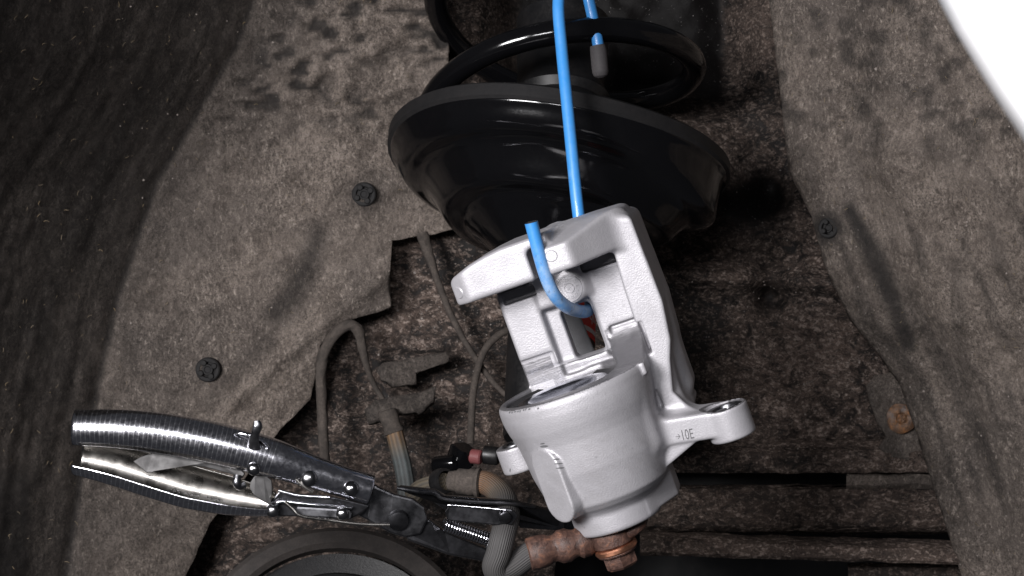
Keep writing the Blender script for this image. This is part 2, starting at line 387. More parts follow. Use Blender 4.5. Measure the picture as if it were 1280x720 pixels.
M = dict(cast=m_cast(), mach=m_machined(), chrome=m_metal('chrome_plate', (0.74, 0.74, 0.78), 0.12, 400, 0.3),
         knurl=m_knurl(), satin=m_metal('satin_plate', (0.27, 0.258, 0.242), 0.27, 260, 0.25), rivet=m_metal('rivet_steel', (0.30, 0.30, 0.31), 0.17, 300, 0.4), steel=m_metal('dark_steel', (0.16, 0.16, 0.17), 0.32, 300, 0.4),
         grey=m_metal('dull_grey_steel', (0.085, 0.083, 0.083), 0.5, 220, 0.3), blacksteel=m_metal('black_oxide_steel', (0.055, 0.055, 0.06), 0.28, 300, 0.4, 0.9),
         piston=m_metal('polished_piston_steel', (0.30, 0.31, 0.35), 0.18, 200, 0.3), blackgloss=m_gloss('black_gloss_paint', (0.0022, 0.0022, 0.0026), 0.11, 0.012),
         blackdirty=m_gloss('dusty_black_paint', (0.004, 0.004, 0.0045), 0.4, 0.15), rubber=m_rubber('black_rubber'), rubberdusty=m_rubber('dusty_rubber', (0.005, 0.005, 0.0055), dust=0.5, dcol=(0.020, 0.0175, 0.017)),
         clip=m_rubber('dusty_black_plastic', (0.006, 0.006, 0.0065), 0.75, 0.3, (0.045, 0.04, 0.037)), seal=m_rubber('seal_rubber', (0.012, 0.012, 0.013), 0.4, 0.1), felt=m_felt(), mud=m_mud(), mudbeam=m_mud('mud_filmed_steel', 0.18), mudflange=m_mud('thick_mud_on_steel', 0.62), rust=m_rust(), orangerust=m_rust('orange_rust', 1.55), copper=m_metal('copper', (0.93, 0.44, 0.27), 0.34, 300, 0.3),
         blue=m_blue(), paint=m_paint(), tip=m_rubber('grey_rubber_tip', (0.045, 0.042, 0.044), 0.65, 0.5, (0.10, 0.093, 0.092)),
         red=m_gloss('red_label', (0.65, 0.02, 0.014), 0.4), white=m_gloss('white_print', (0.62, 0.58, 0.58), 0.5, 0.2), mark=m_rubber('etched_mark', (0.10, 0.10, 0.105), 0.7, 0.2),
         pink=m_rubber('faded_red_plastic', (0.13, 0.034, 0.036), 0.5, 0.6, (0.15, 0.085, 0.08)), greymetal=m_rubber('dull_grey_bracket', (0.20, 0.20, 0.21), 0.6, 0.3),
         hub=m_rubber('dusty_iron', (0.007, 0.007, 0.0075), 0.5, 0.4, (0.03, 0.029, 0.028)), ring=m_rubber('dusty_ring_rubber', (0.025, 0.022, 0.021), 0.7, 0.8, (0.065, 0.056, 0.051)), mudline=m_rubber('mud_coated_pipe', (0.022, 0.019, 0.017), 0.9, 0.9, (0.10, 0.082, 0.070)),
         hose=m_hose('ribbed_brake_hose', [(0, (0.15, 0.060, 0.016)), (40, (0.11, 0.052, 0.019)), (70, (0.060, 0.045, 0.031)), (110, (0.033, 0.031, 0.030)), (300, (0.038, 0.036, 0.036))], 34),
         hose2=m_hose('weathered_hose', [(0, (0.16, 0.078, 0.028)), (30, (0.12, 0.075, 0.038)), (60, (0.07, 0.083, 0.083)), (300, (0.10, 0.10, 0.10))], 10),
         tan=m_hose('tan_hose', [(0, (0.09, 0.074, 0.05)), (300, (0.11, 0.082, 0.05))], 12), lint=m_rubber('dry_fibre', (0.17, 0.145, 0.12), 0.9, 0.7, (0.24, 0.15, 0.025)), crumb=m_rubber('dry_dirt', (0.17, 0.145, 0.13), 0.95, 0.5, (0.28, 0.26, 0.24)))

def set_attr(o, vals):
    a = o.data.attributes.new('stain_shade', 'FLOAT', 'POINT'); a.data.foreach_set('value', np.asarray(vals, dtype=np.float32))

def seg_dist(x, y, pts):
    d = np.full(len(x), 1e9)
    for (ax, ay), (bx, by) in zip(pts[:-1], pts[1:]):
        t = np.clip(((x-ax)*(bx-ax)+(y-ay)*(by-ay))/((bx-ax)**2+(by-ay)**2), 0, 1)
        d = np.minimum(d, np.hypot(x-ax-t*(bx-ax), y-ay-t*(by-ay)))
    return d
def uvpix(o):
    """pixel position of each vertex, from its place in the scene"""
    n = len(o.data.vertices); c = np.empty(n*3, np.float32); o.data.vertices.foreach_get('co', c); c = c.reshape(-1, 3)/S
    k = 1+c[:, 1]/D; return c[:, 0]/k+640, 360-c[:, 2]/k
def sm(e0, e1, x):
    t = np.clip((x-e0)/(e1-e0), 0.0, 1.0); return t*t*(3-2*t)

# ------------------------------------------------------------------ setting: metal panel behind everything
def panel_depth(x, y):
    Y = np.full(len(x), 720.0)
    q = np.stack([x/46, y/46, x*0], 1)
    Y += 9*fbm(q, 3, 2)
    Y += 40*sm(60, -10, y-220)*sm(860, 960, x)          # deeper upper right
    Y -= 42*np.exp(-((y-345-0.05*(x-860))/13)**2)*sm(840, 870, x)    # pressed ridge
    Y -= 45*sm(430, 480, y)*sm(830, 900, x)*(1-sm(545, 556, y))*0.5
    Y -= 40*sm(556, 564, y)*sm(800, 840, x)             # bottom flange stands forward
    Y -= 26*np.exp(-((y-448)/9)**2)*sm(470, 485, x)*(1-sm(560, 580, x))   # tab on the left
    Y += 55*np.exp(-(((x-962)/20)**2+((y-242)/26)**2))+55*np.exp(-(((x-962)/20)**2+((y-362)/34)**2))   # two drain holes
    Y -= 45*sm(560, 640, y)*(1-sm(460, 560, x))
    Y += 130*(1-sm(60, 200, y))*sm(590, 650, x)*(1-sm(900, 960, x))
    q = np.stack([x/10, y/10, x*0], 1)
    return Y+3.2*fbm(q, 3, 5)
panel = sheet('inner_panel', [(180, -40), (1240, -40), (1240, 590), (700, 592), (690, 780), (150, 780)], panel_depth, M['mud'], step=6, thick=8, kind='structure')
x, y = uvpix(panel)
st = np.exp(-(((x-962)/24)**2+((y-242)/28)**2))+np.exp(-(((x-962)/20)**2+((y-368)/36)**2))+1.0*sm(0, 40, 150-y)*sm(600, 660, x)*sm(0, 40, 925-x)+0.9*np.exp(-(((x-930)/45)**2+((y-255)/40)**2))  # dark drain holes; shade painted in behind the coil and right of the seat
st += 0.15*sm(540, 640, y)*(1-sm(560, 640, x))+0.8*np.exp(-(((x-590)/90)**2+((y-620)/70)**2))  # darker low on the left
st += 0.6*sm(860, 900, x)*sm(0, 50, 160-y)*0.5
st += 0.28*(1-sm(900, 1040, x))*sm(700, 800, x)*sm(200, 260, y)
st -= 0.9*np.exp(-(((x-1015)/75)**2+((y-455)/75)**2))+0.7*np.exp(-(((x-930)/60)**2+((y-345)/16)**2))+0.5*np.exp(-(((x-540)/90)**2+((y-350)/70)**2))
set_attr(panel, np.clip(st, -0.8, 1))
panel['label'] = 'dark mud-spattered metal panel behind the spring and caliper'
back = sheet('dark_backdrop', [(-700, -300), (2000, -300), (2000, 1100), (-700, 1100)], lambda x, y: np.full(len(x), 1100.0)+20*vnoise(np.stack([x/80, y/80, x*0], 1)), M['blackdirty'], step=60, thick=0, kind='structure')  # dark sheet added far back so the gaps stay black
set_attr(back, np.zeros(len(back.data.vertices)))
# rusted bolt in the panel
rb = lathe('rusty_bolt', [(0, 3), (6, 3.5), (8, 2), (10, 4), (16, 4.5), (21, 3), (25, 1), (26, -16)], P(1127, 523, 680), (-0.15, -1, 0.05), M['orangerust'], panel, n=56,
           warp=lambda r, h, t: (r*(1+0.03*math.sin(3*t+1)+0.012*math.sin(7*t)), h+0.5*math.sin(5*t+r)))
# patch of sound-deadening plate behind the bolt
pl = sheet('cover_patch', [(1082, 482), (1094, 470), (1130, 462), (1210, 500), (1210, 575), (1140, 576), (1114, 571), (1098, 560), (1107, 545), (1096, 526), (1088, 503)], lambda x, y: 686+2.5*fbm(np.stack([x/18, y/18, x*0], 1), 3, 9), M['felt'], panel, step=6, thick=6)
set_attr(pl, np.clip(0.5-0.5*sm(0, 30, uvpix(pl)[0]-np.interp(uvpix(pl)[1], [415, 464, 503, 545, 575], [1044, 1062, 1086, 1106, 1114])), 0, 1))

def beam(name, prof, x0, x1, mat, label, cat, amp=3.0, step=8, slope=0.0):
    """pressed steel section running across the view; prof = (py, Y) outline at centre"""
    xs = np.arange(x0, x1+1, step); v = []
    m = len(prof)
    for xx in xs:
        for k, (py, Y) in enumerate(prof):
            p = np.array([[xx/30, py/12.0, k*0.7]]); d = fbm(p, 3, 4)[0]
            q = P(xx, py+slope*(xx-x0)+d*amp*0.6, Y); q.y += d*amp; v.append(q)
    idx = np.arange(len(xs)*m).reshape(len(xs), m)
    f = np.stack([idx[:-1, :-1], idx[1:, :-1], idx[1:, 1:], idx[:-1, 1:]], -1).reshape(-1, 4)
    bm = bmesh.new(); bv = [bm.verts.new(p) for p in v]
    for q in f: bm.faces.new([bv[i] for i in q])
    for i in (0, len(xs)-1): bm.faces.new([bv[j] for j in idx[i]])
    o = link(name, bm_mesh(name, bm), mat, None); set_attr(o, np.zeros(len(o.data.vertices))); tag(o, label, cat); return autosmooth(o, 40)
def dens(pr, st=6):
    out = []
    for (a, b) in zip(pr, pr[1:]+pr[:1]):
        n = max(1, int(math.hypot(b[0]-a[0], (b[1]-a[1])*0.5)/st))
        for k in range(n): out.append((a[0]+(b[0]-a[0])*k/n, a[1]+(b[1]-a[1])*k/n))
    return out+[out[0]]
beam('chassis_rail', dens([(608, 710), (612, 695), (636, 687), (658, 695), (664, 707), (668, 755), (606, 755)]), 700, 1280, M['mudbeam'], 'long grimy dark chassis rail crossing below the panel', 'rail')
beam('rail_flange', dens([(664, 695), (668, 667), (676, 643), (690, 640), (694, 647), (688, 695), (676, 745)]), 800, 1300, M['mudflange'], 'brown dusty flange along the underside of the chassis rail', 'flange', slope=0.03)
beam('seam_strip', dens([(592, 705), (595, 695), (606, 691), (612, 700), (612, 735), (593, 735)]), 1058, 1290, M['felt'], 'short flaking strip wedged in the black gap above the chassis rail', 'strip', amp=5)
beam('lower_bracing', dens([(704, 755), (709, 731), (726, 725), (735, 755)]), 1060, 1320, M['mudbeam'], 'thin dim brace at the lower edge under the flange', 'brace')

# ------------------------------------------------------------------ left wheel arch liner
CR_Y = [-80, 60, 230, 380, 560, 800]; CR_X = [352, 300, 200, 150, 112, 76]
def dimple(x, y):
    return np.clip(fbm(np.stack([x/21+y/60, y/9.5-x/120, x*0], 1), 2, 21), -.7, .7)
def liner_depth(x, y):
    xc = np.interp(y, CR_Y, CR_X); t = xc-x
    Y = 560+np.clip((x-xc)/350, 0, 1)*90
    wall = np.logaddexp(0, t/14)*14
    Y = np.maximum(Y-wall*1.7, -150)
    Y += 9*np.exp(-((t-6)/9)**2)                          # groove in the corner
    Y += sm(10, 40, t)*2.6*fbm(np.stack([t/12, y/200, x*0], 1), 3, 51)     # ribs along the arch
    q = np.stack([x/60, y/60, x*0], 1); Y += 10*fbm(q, 3, 11)*sm(-10, 60, -t)
    Y += sm(0, 80, 200-y)*sm(-20, 60, -t)*13*dimple(x, y)      # dimpled felt near the top
    Y -= 24*np.exp(-(np.abs(y-(505-0.95*(x-290)+0.0006*(x-290)**2))/14)**2)*sm(260, 300, x)*sm(300, 340, y)*0.6
    return Y+2.2*fbm(np.stack([x/13, y/13, x*0], 1), 3, 7)
LIN = [(-70, -60), (560, -60), (561, 120), (566, 210), (569, 258), (560, 268), (570, 285), (545, 292), (490, 300), (487, 345), (489, 384), (470, 391), (448, 396), (425, 408), (400, 432), (394, 470), (388, 500), (352, 535), (300, 605), (262, 655), (228, 730), (215, 790), (-70, 790)]
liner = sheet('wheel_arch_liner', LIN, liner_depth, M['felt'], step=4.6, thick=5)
tag(liner, 'dusty felt wheel arch liner with two push clips, left of the spring', 'wheel liner', 'felt wheel arch liners')
x, y = uvpix(liner)
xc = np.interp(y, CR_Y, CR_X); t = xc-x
st = (0.76+0.08*vnoise(np.stack([t/11, y/200, x*0], 1), 5))*sm(-60, 44, t)  # shade of the wall turning forward, painted into the felt
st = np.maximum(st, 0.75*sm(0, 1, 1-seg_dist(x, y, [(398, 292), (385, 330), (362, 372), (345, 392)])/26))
st = np.maximum(st, 0.7*sm(0, 1, 1-np.hypot(x-455, y-245)/46))  # shadow ring painted round the upper clip
st = np.maximum(st, 0.6*sm(0, 1, 1-np.hypot(x-262, y-462)/42))  # painted recess shade round the lower clip
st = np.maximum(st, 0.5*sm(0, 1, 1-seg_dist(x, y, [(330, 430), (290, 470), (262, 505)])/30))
st = np.maximum(st, 1.0*sm(-0.05, 0.4, dimple(x, y))*sm(0, 90, 205-y)*sm(-30, 60, -t)*sm(-1.0, .2, vnoise(np.stack([x/70, y/50, x*0], 1), 7)))  # darker where the dimples sink
st = np.maximum(st, 0.42*sm(-170, -10, t))  # darker towards the corner
st = np.maximum(st, 0.95*np.exp(-((t-6)/9)**2))  # shade inside the corner groove, painted as a dark line
st = np.maximum(st, 0.4*sm(0, 130, y-470)*sm(0, 60, 300-x))  # darker at the lower left
st = np.maximum(st, 1.0*sm(60, 30, x-0.0*y)*sm(540, 600, y))  # lower left corner painted near black
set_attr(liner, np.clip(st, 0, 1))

def push_clip(px, py, Y, parent, r, tilt=(0, -1, 0)):
    c = P(px, py, Y)
    o = lathe('push_clip', [(0, 3.5), (r*.22, 3.5), (r*.30, 5), (r*.42, 5), (r*.46, 0), (r*.60, -1), (r*.66, 4.5), (r*.9, 5.0), (r, 3), (r*1.03, -8)], c, tilt, M['clip'], parent, n=32)
    for k in range(4):
        a = k*math.pi/2+0.5
        d = c+Vector((math.cos(a)*r*.62, -4.5, math.sin(a)*r*.62))
        b = lathe('clip_tab', [(0, 4), (r*.2, 3.4), (r*.27, 0), (r*.27, -4)], d, tilt, M['clip'], o, n=12)
    return o
push_clip(455, 243, liner_depth(np.array([455.]), np.array([243.]))[0]-2, liner, 20)
push_clip(260, 462, liner_depth(np.array([260.]), np.array([462.]))[0]-2, liner, 20)

# ------------------------------------------------------------------ right wheel arch liner
RE_Y = [-80, 0, 130, 215, 270, 330, 400, 440, 480, 537, 577, 620, 673, 713, 800]; RE_X = [955, 961, 977, 986, 1014, 1030, 1062, 1095, 1124, 1144, 1156, 1170, 1187, 1200, 1228]
def rliner_depth(x, y):
    e = np.interp(y, RE_Y, RE_X); t = x-e
    Y = 640-np.clip(t, 0, None)*1.25
    Y += 16*np.exp(-((t-(95-0.05*y))/26)**2)-12*np.exp(-((t-(150-0.05*y))/30)**2)
    Y += 8*fbm(np.stack([x/50, y/60, x*0], 1), 3, 31)+6*np.exp(-(t/8)**2)
    return Y+2.6*fbm(np.stack([x/12, y/12, x*0], 1), 3, 17)
RL = list(zip(RE_X, RE_Y))+[(1480, 800), (1480, -80)]
rl = sheet('wheel_arch_liner', RL, rliner_depth, M['felt'], step=5.5, thick=9)
tag(rl, 'dusty felt wheel arch liner with dark streak, beside the white fender', 'wheel liner', 'felt wheel arch liners')
x, y = uvpix(rl)
st = 1.0*sm(0, 0.85, 1-seg_dist(x, y, [(1062, 262), (1088, 310), (1112, 365), (1135, 430)])/np.interp(y, [260, 320, 440], [14, 27, 20]))
st = np.maximum(st, 0.55*sm(0, 1, 1-seg_dist(x, y, [(1135, 360), (1165, 420), (1172, 450)])/10))
st = np.maximum(st, 0.45*sm(0, 1, 1-seg_dist(x, y, [(1195, 330), (1205, 480), (1225, 560)])/18))
st = np.maximum(st, 0.7*sm(0.0, 0.7, fbm(np.stack([x/20, y/16, x*0], 1), 3, 43))*sm(0, 120, 250-y))
tt = x-np.interp(y, RE_Y, RE_X)
st = np.maximum(st, 0.62*sm(0.05, 0.75, fbm(np.stack([tt/13, y/95, x*0], 1), 3, 61))*sm(160, 330, y))
st = np.maximum(st, 1.0*sm(0, .7, 1-np.hypot(x-1035, y-285)/34))  # shaded recess round the clip, painted into the felt
set_attr(rl, np.clip(st, 0, 1))
push_clip(1036, 285, rliner_depth(np.array([1036.]), np.array([285.]))[0]-3, rl, 17, (-0.5, -0.86, 0))

# ------------------------------------------------------------------ white fender, near the camera at the upper right
FE = [(1158, -110), (1210, -4), (1258, 78), (1301, 146), (1361, 230), (1449, 330)]
fp = catmull([(a, b, 0) for a, b in FE], 8)[:, :2]
v = []; prof = [(-2, 26), (0, 6), (4, -2), (14, -5), (40, -9), (110, -16), (230, -20)]
for (a, b) in fp:
    for (dx, dy) in prof: v.append(P(a+dx*.84, b-dx*.54, -1330)+Vector((0, dy, 0)))
m_ = len(prof); idx = np.arange(len(v)).reshape(-1, m_)
f = np.stack([idx[:-1, :-1], idx[:-1, 1:], idx[1:, 1:], idx[1:, :-1]], -1).reshape(-1, 4)
fen = link('fender', np_mesh('fender', [list(p) for p in v], f), M['paint'])
sol = fen.modifiers.new('thickness', 'SOLIDIFY'); sol.thickness = 2.5*S; sol.offset = -1
tag(fen, 'white painted car fender edge at the upper right corner', 'fender')

# ------------------------------------------------------------------ strut: spring seat, boot, damper
AX = Vector((0.045, 0.375, 0.925)).normalized(); SC = P(697, 212, 450)
strut = empty('suspension_strut', SC, 'black suspension strut with broad spring seat behind the caliper', 'strut')
XD = Vector((1, 0, 0))
def seatwarp(r, h, th):
    # th measured from +x (right) towards the far side; the pad follows the spring's helix
    k = r/255.0
    sn = math.sin(th); cs = math.cos(th)
    rr = r*(1+0.02*math.cos(2*th)-0.03*k*max(0, -sn)**3)
    if h < 2: h += 6*math.sin(2*th+0.6)*math.exp(-((r-165)/40)**2)
    tw = (th+math.pi) % (2*math.pi)-math.pi
    if r < 247 and h < 0: h -= 42*math.exp(-((tw+0.15)/0.75)**2)*min(1, (247-r)/12.0)*max(0.0, min(1.0, (r-80)/130.0))**1.5
    return rr, h+k*k*(-16*cs+9*math.sin(2*th)+20*sn)
def lathe_x(name, prof, mat, parent, n=96, warp=seatwarp, ang=40):
    return lathe(name, prof, SC, AX, mat, parent, n=n, warp=warp, xdir=XD, ang=ang)
lathe_x('spring_seat', [tuple(p[:2]) for p in catmull([(a_, b_, 0) for a_, b_ in [(62, -150), (78, -146), (100, -128), (118, -112), (128, -104), (138, -96), (158, -92), (170, -84), (184, -62), (196, -46), (208, -38), (224, -33), (236, -24), (246, -8), (252, 1), (250, 4), (238, -12), (226, -25), (200, -36), (180, -56), (120, -90), (60, -120)]], 4)], M['blackgloss'], strut, n=160, ang=80)
lathe_x('rubber_pad', [(228, 4), (252, 2), (257, 6), (257, 24), (252, 28), (232, 27), (205, 20), (205, 6), (228, 4)], M['rubberdusty'], strut)
lathe_x('dust_boot', [(86, -6), (92, 18), (82, 34), (88, 44), (76, 58), (84, 68), (72, 82), (80, 94), (70, 110), (78, 122), (68, 140), (74, 260)], M['blackdirty'], strut, n=64, warp=None)
lathe_x('damper_tube', [(0, -430), (62, -430), (64, -424), (64, -60), (72, -20)], M['blackdirty'], strut, n=64, warp=None)
# red label stuck round the tube, with printed letters
def tubept(px, py, r):
    """point on the damper's near surface seen through a pixel"""
    o = Vector((0, -D, 0)); d = (P(px, py, 300)-o).normalized()
    w0 = o-SC; dd = d-AX*d.dot(AX); ww = w0-AX*w0.dot(AX)
    A = dd.dot(dd); B = 2*dd.dot(ww); C = ww.dot(ww)-r*r; disc = B*B-4*A*C
    return o+d*((-B-math.sqrt(max(disc, 0)))/(2*A))
def wrap_patch(name, pts_uv, r, mat, parent):
    """pts_uv: function grid on the tube: angle, height"""
    (t0, t1, h0, h1) = pts_uv; nx, ny = 14, 6; v = []; x, yv, a = XD-AX*XD.dot(AX), None, AX; x = x.normalized(); yv = a.cross(x)
    for j in range(ny+1):
        for i in range(nx+1):
            th = t0+(t1-t0)*i/nx; h = h0+(h1-h0)*j/ny; v.append(SC+x*math.cos(th)*r+yv*math.sin(th)*r+a*h)
    idx = np.arange(len(v)).reshape(ny+1, nx+1); f = np.stack([idx[:-1, :-1], idx[:-1, 1:], idx[1:, 1:], idx[1:, :-1]], -1).reshape(-1, 4)
    return link(name, np_mesh(name, [list(p) for p in v], f), mat, parent)
q = tubept(738, 398, 64); hq = (q-SC).dot(AX); rad = (q-SC)-AX*hq
xx = (XD-AX*XD.dot(AX)).normalized(); yy = AX.cross(xx); tq = math.atan2(rad.dot(yy), rad.dot(xx))
lab = wrap_patch('sticker', (tq-0.9, tq+0.8, hq-30, hq+24), 64.6, M['red'], strut)
def text_mesh(txt, size, ext=0.0, shear=0.0, font_scale=(1, 1), off=0.0):
    c = bpy.data.curves.new('txt', 'FONT'); c.body = txt; c.size = size; c.extrude = ext; c.shear = shear; c.align_x = 'CENTER'; c.offset = off
    o = bpy.data.objects.new('txt', c); COL.objects.link(o); dg = bpy.context.evaluated_depsgraph_get()
    me = bpy.data.meshes.new_from_object(o.evaluated_get(dg)); bpy.data.objects.remove(o)
    n = len(me.vertices); co = np.empty(n*3, np.float32); me.vertices.foreach_get('co', co); co = co.reshape(-1, 3)
    f = [list(p.vertices) for p in me.polygons]; return co*np.array([font_scale[0], font_scale[1], 1]), f
def wrap_text(name, txt, size, tc, hc, r, mat, parent, off=0):
    co, f = text_mesh(txt, size, off=off); v = []
    for (a, b, c) in co:
        th = tc+a/r; h = hc+b; v.append((SC+xx*math.cos(th)*r+yy*math.sin(th)*r+AX*h)*S)
    me = bpy.data.meshes.new(name); me.from_pydata([tuple(p) for p in v], [], f); return link(name, me, mat, parent, smooth=False)
wrap_text('lettering', 'qu', 24, tq+0.10, hq-2, 65.0, M['white'], lab, 0.3)
wrap_patch('print_band', (tq-0.25, tq+0.4, hq-22, hq-15), 65.0, M['white'], lab)
plate('clamp_bracket', [(670, 372, 262), (716, 372, 262), (726, 396, 258), (745, 442, 252), (750, 470, 250), (670, 470, 250)], 22, M['greymetal'], strut, bev=3)

# ------------------------------------------------------------------ coil spring
xx0 = (XD-AX*XD.dot(AX)).normalized(); yy0 = AX.cross(xx0)
pts = []
for k in range(0, 170):
    th = math.radians(90+k*6)       # starts on the far side of the seat
    turn = (k*6)/360
    h = -4+turn*245
    pts.append(SC+xx0*208*math.cos(th)+yy0*208*math.sin(th)+AX*h)
spring = tube('coil_spring', [list(p) for p in pts], 18.2, M['blackgloss'], None, smooth_path=False, n=20)
tag(spring, 'glossy black coil spring standing on the spring seat', 'spring')

# ------------------------------------------------------------------ caliper hook (blue coated wire)
hook = empty('hanging_hook', P(722, 262, 120), 'blue coated wire hook from which the caliper hangs', 'hook')
hk = [P(749, 66, 300), P(746, 46, 300), P(740, 18, 304), P(730, -22, 300), P(716, -42, 260), P(703, -28, 216), P(698, 6, 195), P(702, 60, 180), P(711, 150, 152), P(721, 250, 130), P(730, 320, 128), P(737, 362, 124), P(738, 382, 104), P(733, 389, 70), P(722, 388.5, 30), P(708, 383, -10), P(694, 370, -34), P(684, 350, -44), P(676, 325, -50), P(669, 298, -54), P(664, 278, -57)]
hp = catmull(hk, 10)
rod = link('rod', tube_mesh('rod', hp, 8.2, n=20), M['blue'], hook); autosmooth(rod, 60)
x, y = uvpix(rod); set_attr(rod, np.clip(0.95*sm(295, 345, y)+0.07+0.5*np.exp(-((y-225)/14)**2)*(vnoise(np.stack([x/4, y/9, x*0], 1))>0.2), 0, 1))
tube('rubber_tip', [P(746.8, 57, 300), P(748, 64, 300), P(749.5, 80, 300), P(750.5, 90, 300), P(751, 95, 300), P(751.2, 97.5, 300)], [11, 12, 12, 11.8, 9.5, 4], M['tip'], hook, n=20)
lathe('end_face', [(0, 0.9), (7.2, 0.9), (7.9, 0)], P(664, 278, -57), (hp[-1]-hp[-3]), M['grey'], hook, n=20)

# ------------------------------------------------------------------ brake caliper: one casting, grown from a distance field
TI, YW = math.radians(4.2), math.radians(11.5)
c20, s20 = math.cos(math.radians(20)), math.sin(math.radians(20))
r0 = np.array([c20, 0, s20]); u0 = np.array([-s20, 0, c20]); f0 = np.array([0, -1., 0])
U = u0*math.cos(TI)+f0*math.sin(TI); F1 = f0*math.cos(TI)-u0*math.sin(TI)
R_ = r0*math.cos(YW)+F1*math.sin(YW); F_ = F1*math.cos(YW)-r0*math.sin(YW)
CO = np.array([100., 0, -100.]); KA, KB = 0.17, 0.137
def LW(a, b, f): return Vector(CO+R_*a+U*b+F_*f)               # caliper's own axes -> place
def IL(a, b, f): return (a+KA*f, b+KB*f, f)                      # shift for depth f
caliper = empty('brake_caliper', LW(-31, -190, 0), 'bare cast aluminium brake caliper hanging from the blue hook', 'caliper')

class Field:
    def __init__(s, lo, hi, h):
        s.lo = np.array(lo, float); s.h = h
        s.ax = [np.arange(l, u, h, dtype=np.float32) for l, u in zip(lo, hi)]
        s.d = np.full([len(a) for a in s.ax], 1e3, np.float32)
    def box(s, lo, hi):
        sl = tuple(slice(max(0, int((l-a[0])/s.h)-1), min(len(a), int((u-a[0])/s.h)+2)) for l, u, a in zip(lo, hi, s.ax))
        A = s.ax[0][sl[0]][:, None, None]; B = s.ax[1][sl[1]][None, :, None]; C = s.ax[2][sl[2]][None, None, :]
        return sl, A, B, C
    def add(s, fn, lo, hi, k=4.0):
        m = k+6; sl, A, B, C = s.box([x-m for x in lo], [x+m for x in hi]); d = fn(A, B, C); o = s.d[sl]
        h = np.maximum(k-np.abs(o-d), 0)/k; s.d[sl] = np.minimum(o, d)-h*h*k*.25
    def cut(s, fn, lo, hi, k=3.0):
        m = k+6; sl, A, B, C = s.box([x-m for x in lo], [x+m for x in hi]); d = -fn(A, B, C); o = s.d[sl]
        h = np.maximum(k-np.abs(o-d), 0)/k; s.d[sl] = np.maximum(o, d)+h*h*k*.25
def smax(a, b, k):
    h = np.maximum(k-np.abs(a-b), 0)/k; return np.maximum(a, b)+h*h*k*.25
def sdbox(lo, hi, r):
    c = [(l+u)/2 for l, u in zip(lo, hi)]; e = [(u-l)/2-r for l, u in zip(lo, hi)]
    def fn(A, B, C):
        qa, qb, qc = np.abs(A-c[0])-e[0], np.abs(B-c[1])-e[1], np.abs(C-c[2])-e[2]
        return np.sqrt(np.maximum(qa, 0)**2+np.maximum(qb, 0)**2+np.maximum(qc, 0)**2)+np.minimum(np.maximum(qa, np.maximum(qb, qc)), 0)-r
    return fn
def sdcylb(ca, cf, R, b0, b1, r):      # axis along b
    def fn(A, B, C):
        q = np.sqrt((A-ca)**2+(C-cf)**2)-(R-r); w = np.abs(B-(b0+b1)/2)-((b1-b0)/2-r)
        return np.sqrt(np.maximum(q, 0)**2+np.maximum(w, 0)**2)+np.minimum(np.maximum(q, w), 0)-r
    return fn
def sdcylf(ca, cb, R, f_0, f_1, r):    # axis along f
    def fn(A, B, C):
        q = np.sqrt((A-ca)**2+(B-cb)**2)-(R-r); w = np.abs(C-(f_0+f_1)/2)-((f_1-f_0)/2-r)
        return np.sqrt(np.maximum(q, 0)**2+np.maximum(w, 0)**2)+np.minimum(np.maximum(q, w), 0)-r
    return fn
def bx(a0, a1, b0, b1, f_0, f_1, r=4):  # extents as seen, at the depth of the near face
    return (a0+KA*f_1, b0+KB*f_1, f_0), (a1+KA*f_1, b1+KB*f_1, f_1), r
G = Field((-172, -212, -146), (182, 204, 112), 1.7)
def addbox(*a, k=4.0):
    lo, hi, r = bx(*a); G.add(sdbox(lo, hi, r), lo, hi, k)
def cutbox(*a, k=2.0):
    lo, hi, r = bx(*a); G.cut(sdbox(lo, hi, r), lo, hi, k)
# barrel
BA = -31.0
bb_ = np.array([-175, -166, -158, -150, -130, -106, -80, -66, -56, -46, -36, -28, -16, -8], float)
br_ = np.array([40, 58, 70, 77.5, 82, 86.5, 88.5, 90, 92.5, 95.5, 97.5, 98.5, 98.5, 96.5])
def barrel(A, B, C):
    Rb = np.interp(B, bb_, br_).astype(np.float32); rho = np.sqrt((A-BA)**2+C**2)
    return smax((rho-Rb)*0.93, smax(B+8, -(B+168), 4), 5)
G.add(barrel, (-131, -170, -99), (70, -6, 99), 3)
G.add(sdcylb(-33, 0, 57, -196, -120, 5), (-90, -196, -57), (24, -120, 57), 9)
def block(A, B, C):
    d = smax((A-16)*0.86+(C-29)*0.51, A-46, 1.2); d = smax(d, smax(13-A, -64-C, 3), 1.5)
    return smax(d, smax(B+130, -191-B, 3), 2)
G.add(block, (-30, -192, -66), (56, -128, 62), 2.5)
# column beside the barrel
G.add(sdbox((-20, -120, -95), (55, -10, 38), 12), (-20, -120, -95), (55, -10, 38), 10)
G.add(sdbox((-20, -152, -95), (48, -90, 14), 16), (-20, -152, -95), (48, -90, 14), 12)
G.add(sdbox((20, -120, -95), (92, -20, -30), 10), (20, -120, -95), (92, -20, -30), 14)
# bridge and rail
addbox(-86, 106, -70, 182, -92, -66, 6, k=6)
def railfn(A, B, C):
    outer = np.interp(B, [-110, -91, -63, -24, 0, 50, 125, 178], [100, 98, 84, 94, 103, 110, 108, 107]).astype(np.float32)
    inner = np.interp(B, [-110, 40, 80, 180], [66, 68, 69, 76]).astype(np.float32)
    top = 172-0.35*np.maximum(A-88, 0)
    d = smax((A-outer), (inner-A)*0.8, 4)
    d = smax(d, smax(C+16, -C-136, 4), 3.5)
    return smax(d, smax(B-top, -100-B, 4), 10)
G.add(railfn, (60, -104, -138), (116, 180, -14), 9)
G.add(sdbox((50, -84, -134), (105, 60, -66), 18), (50, -84, -134), (105, 60, -66), 14)
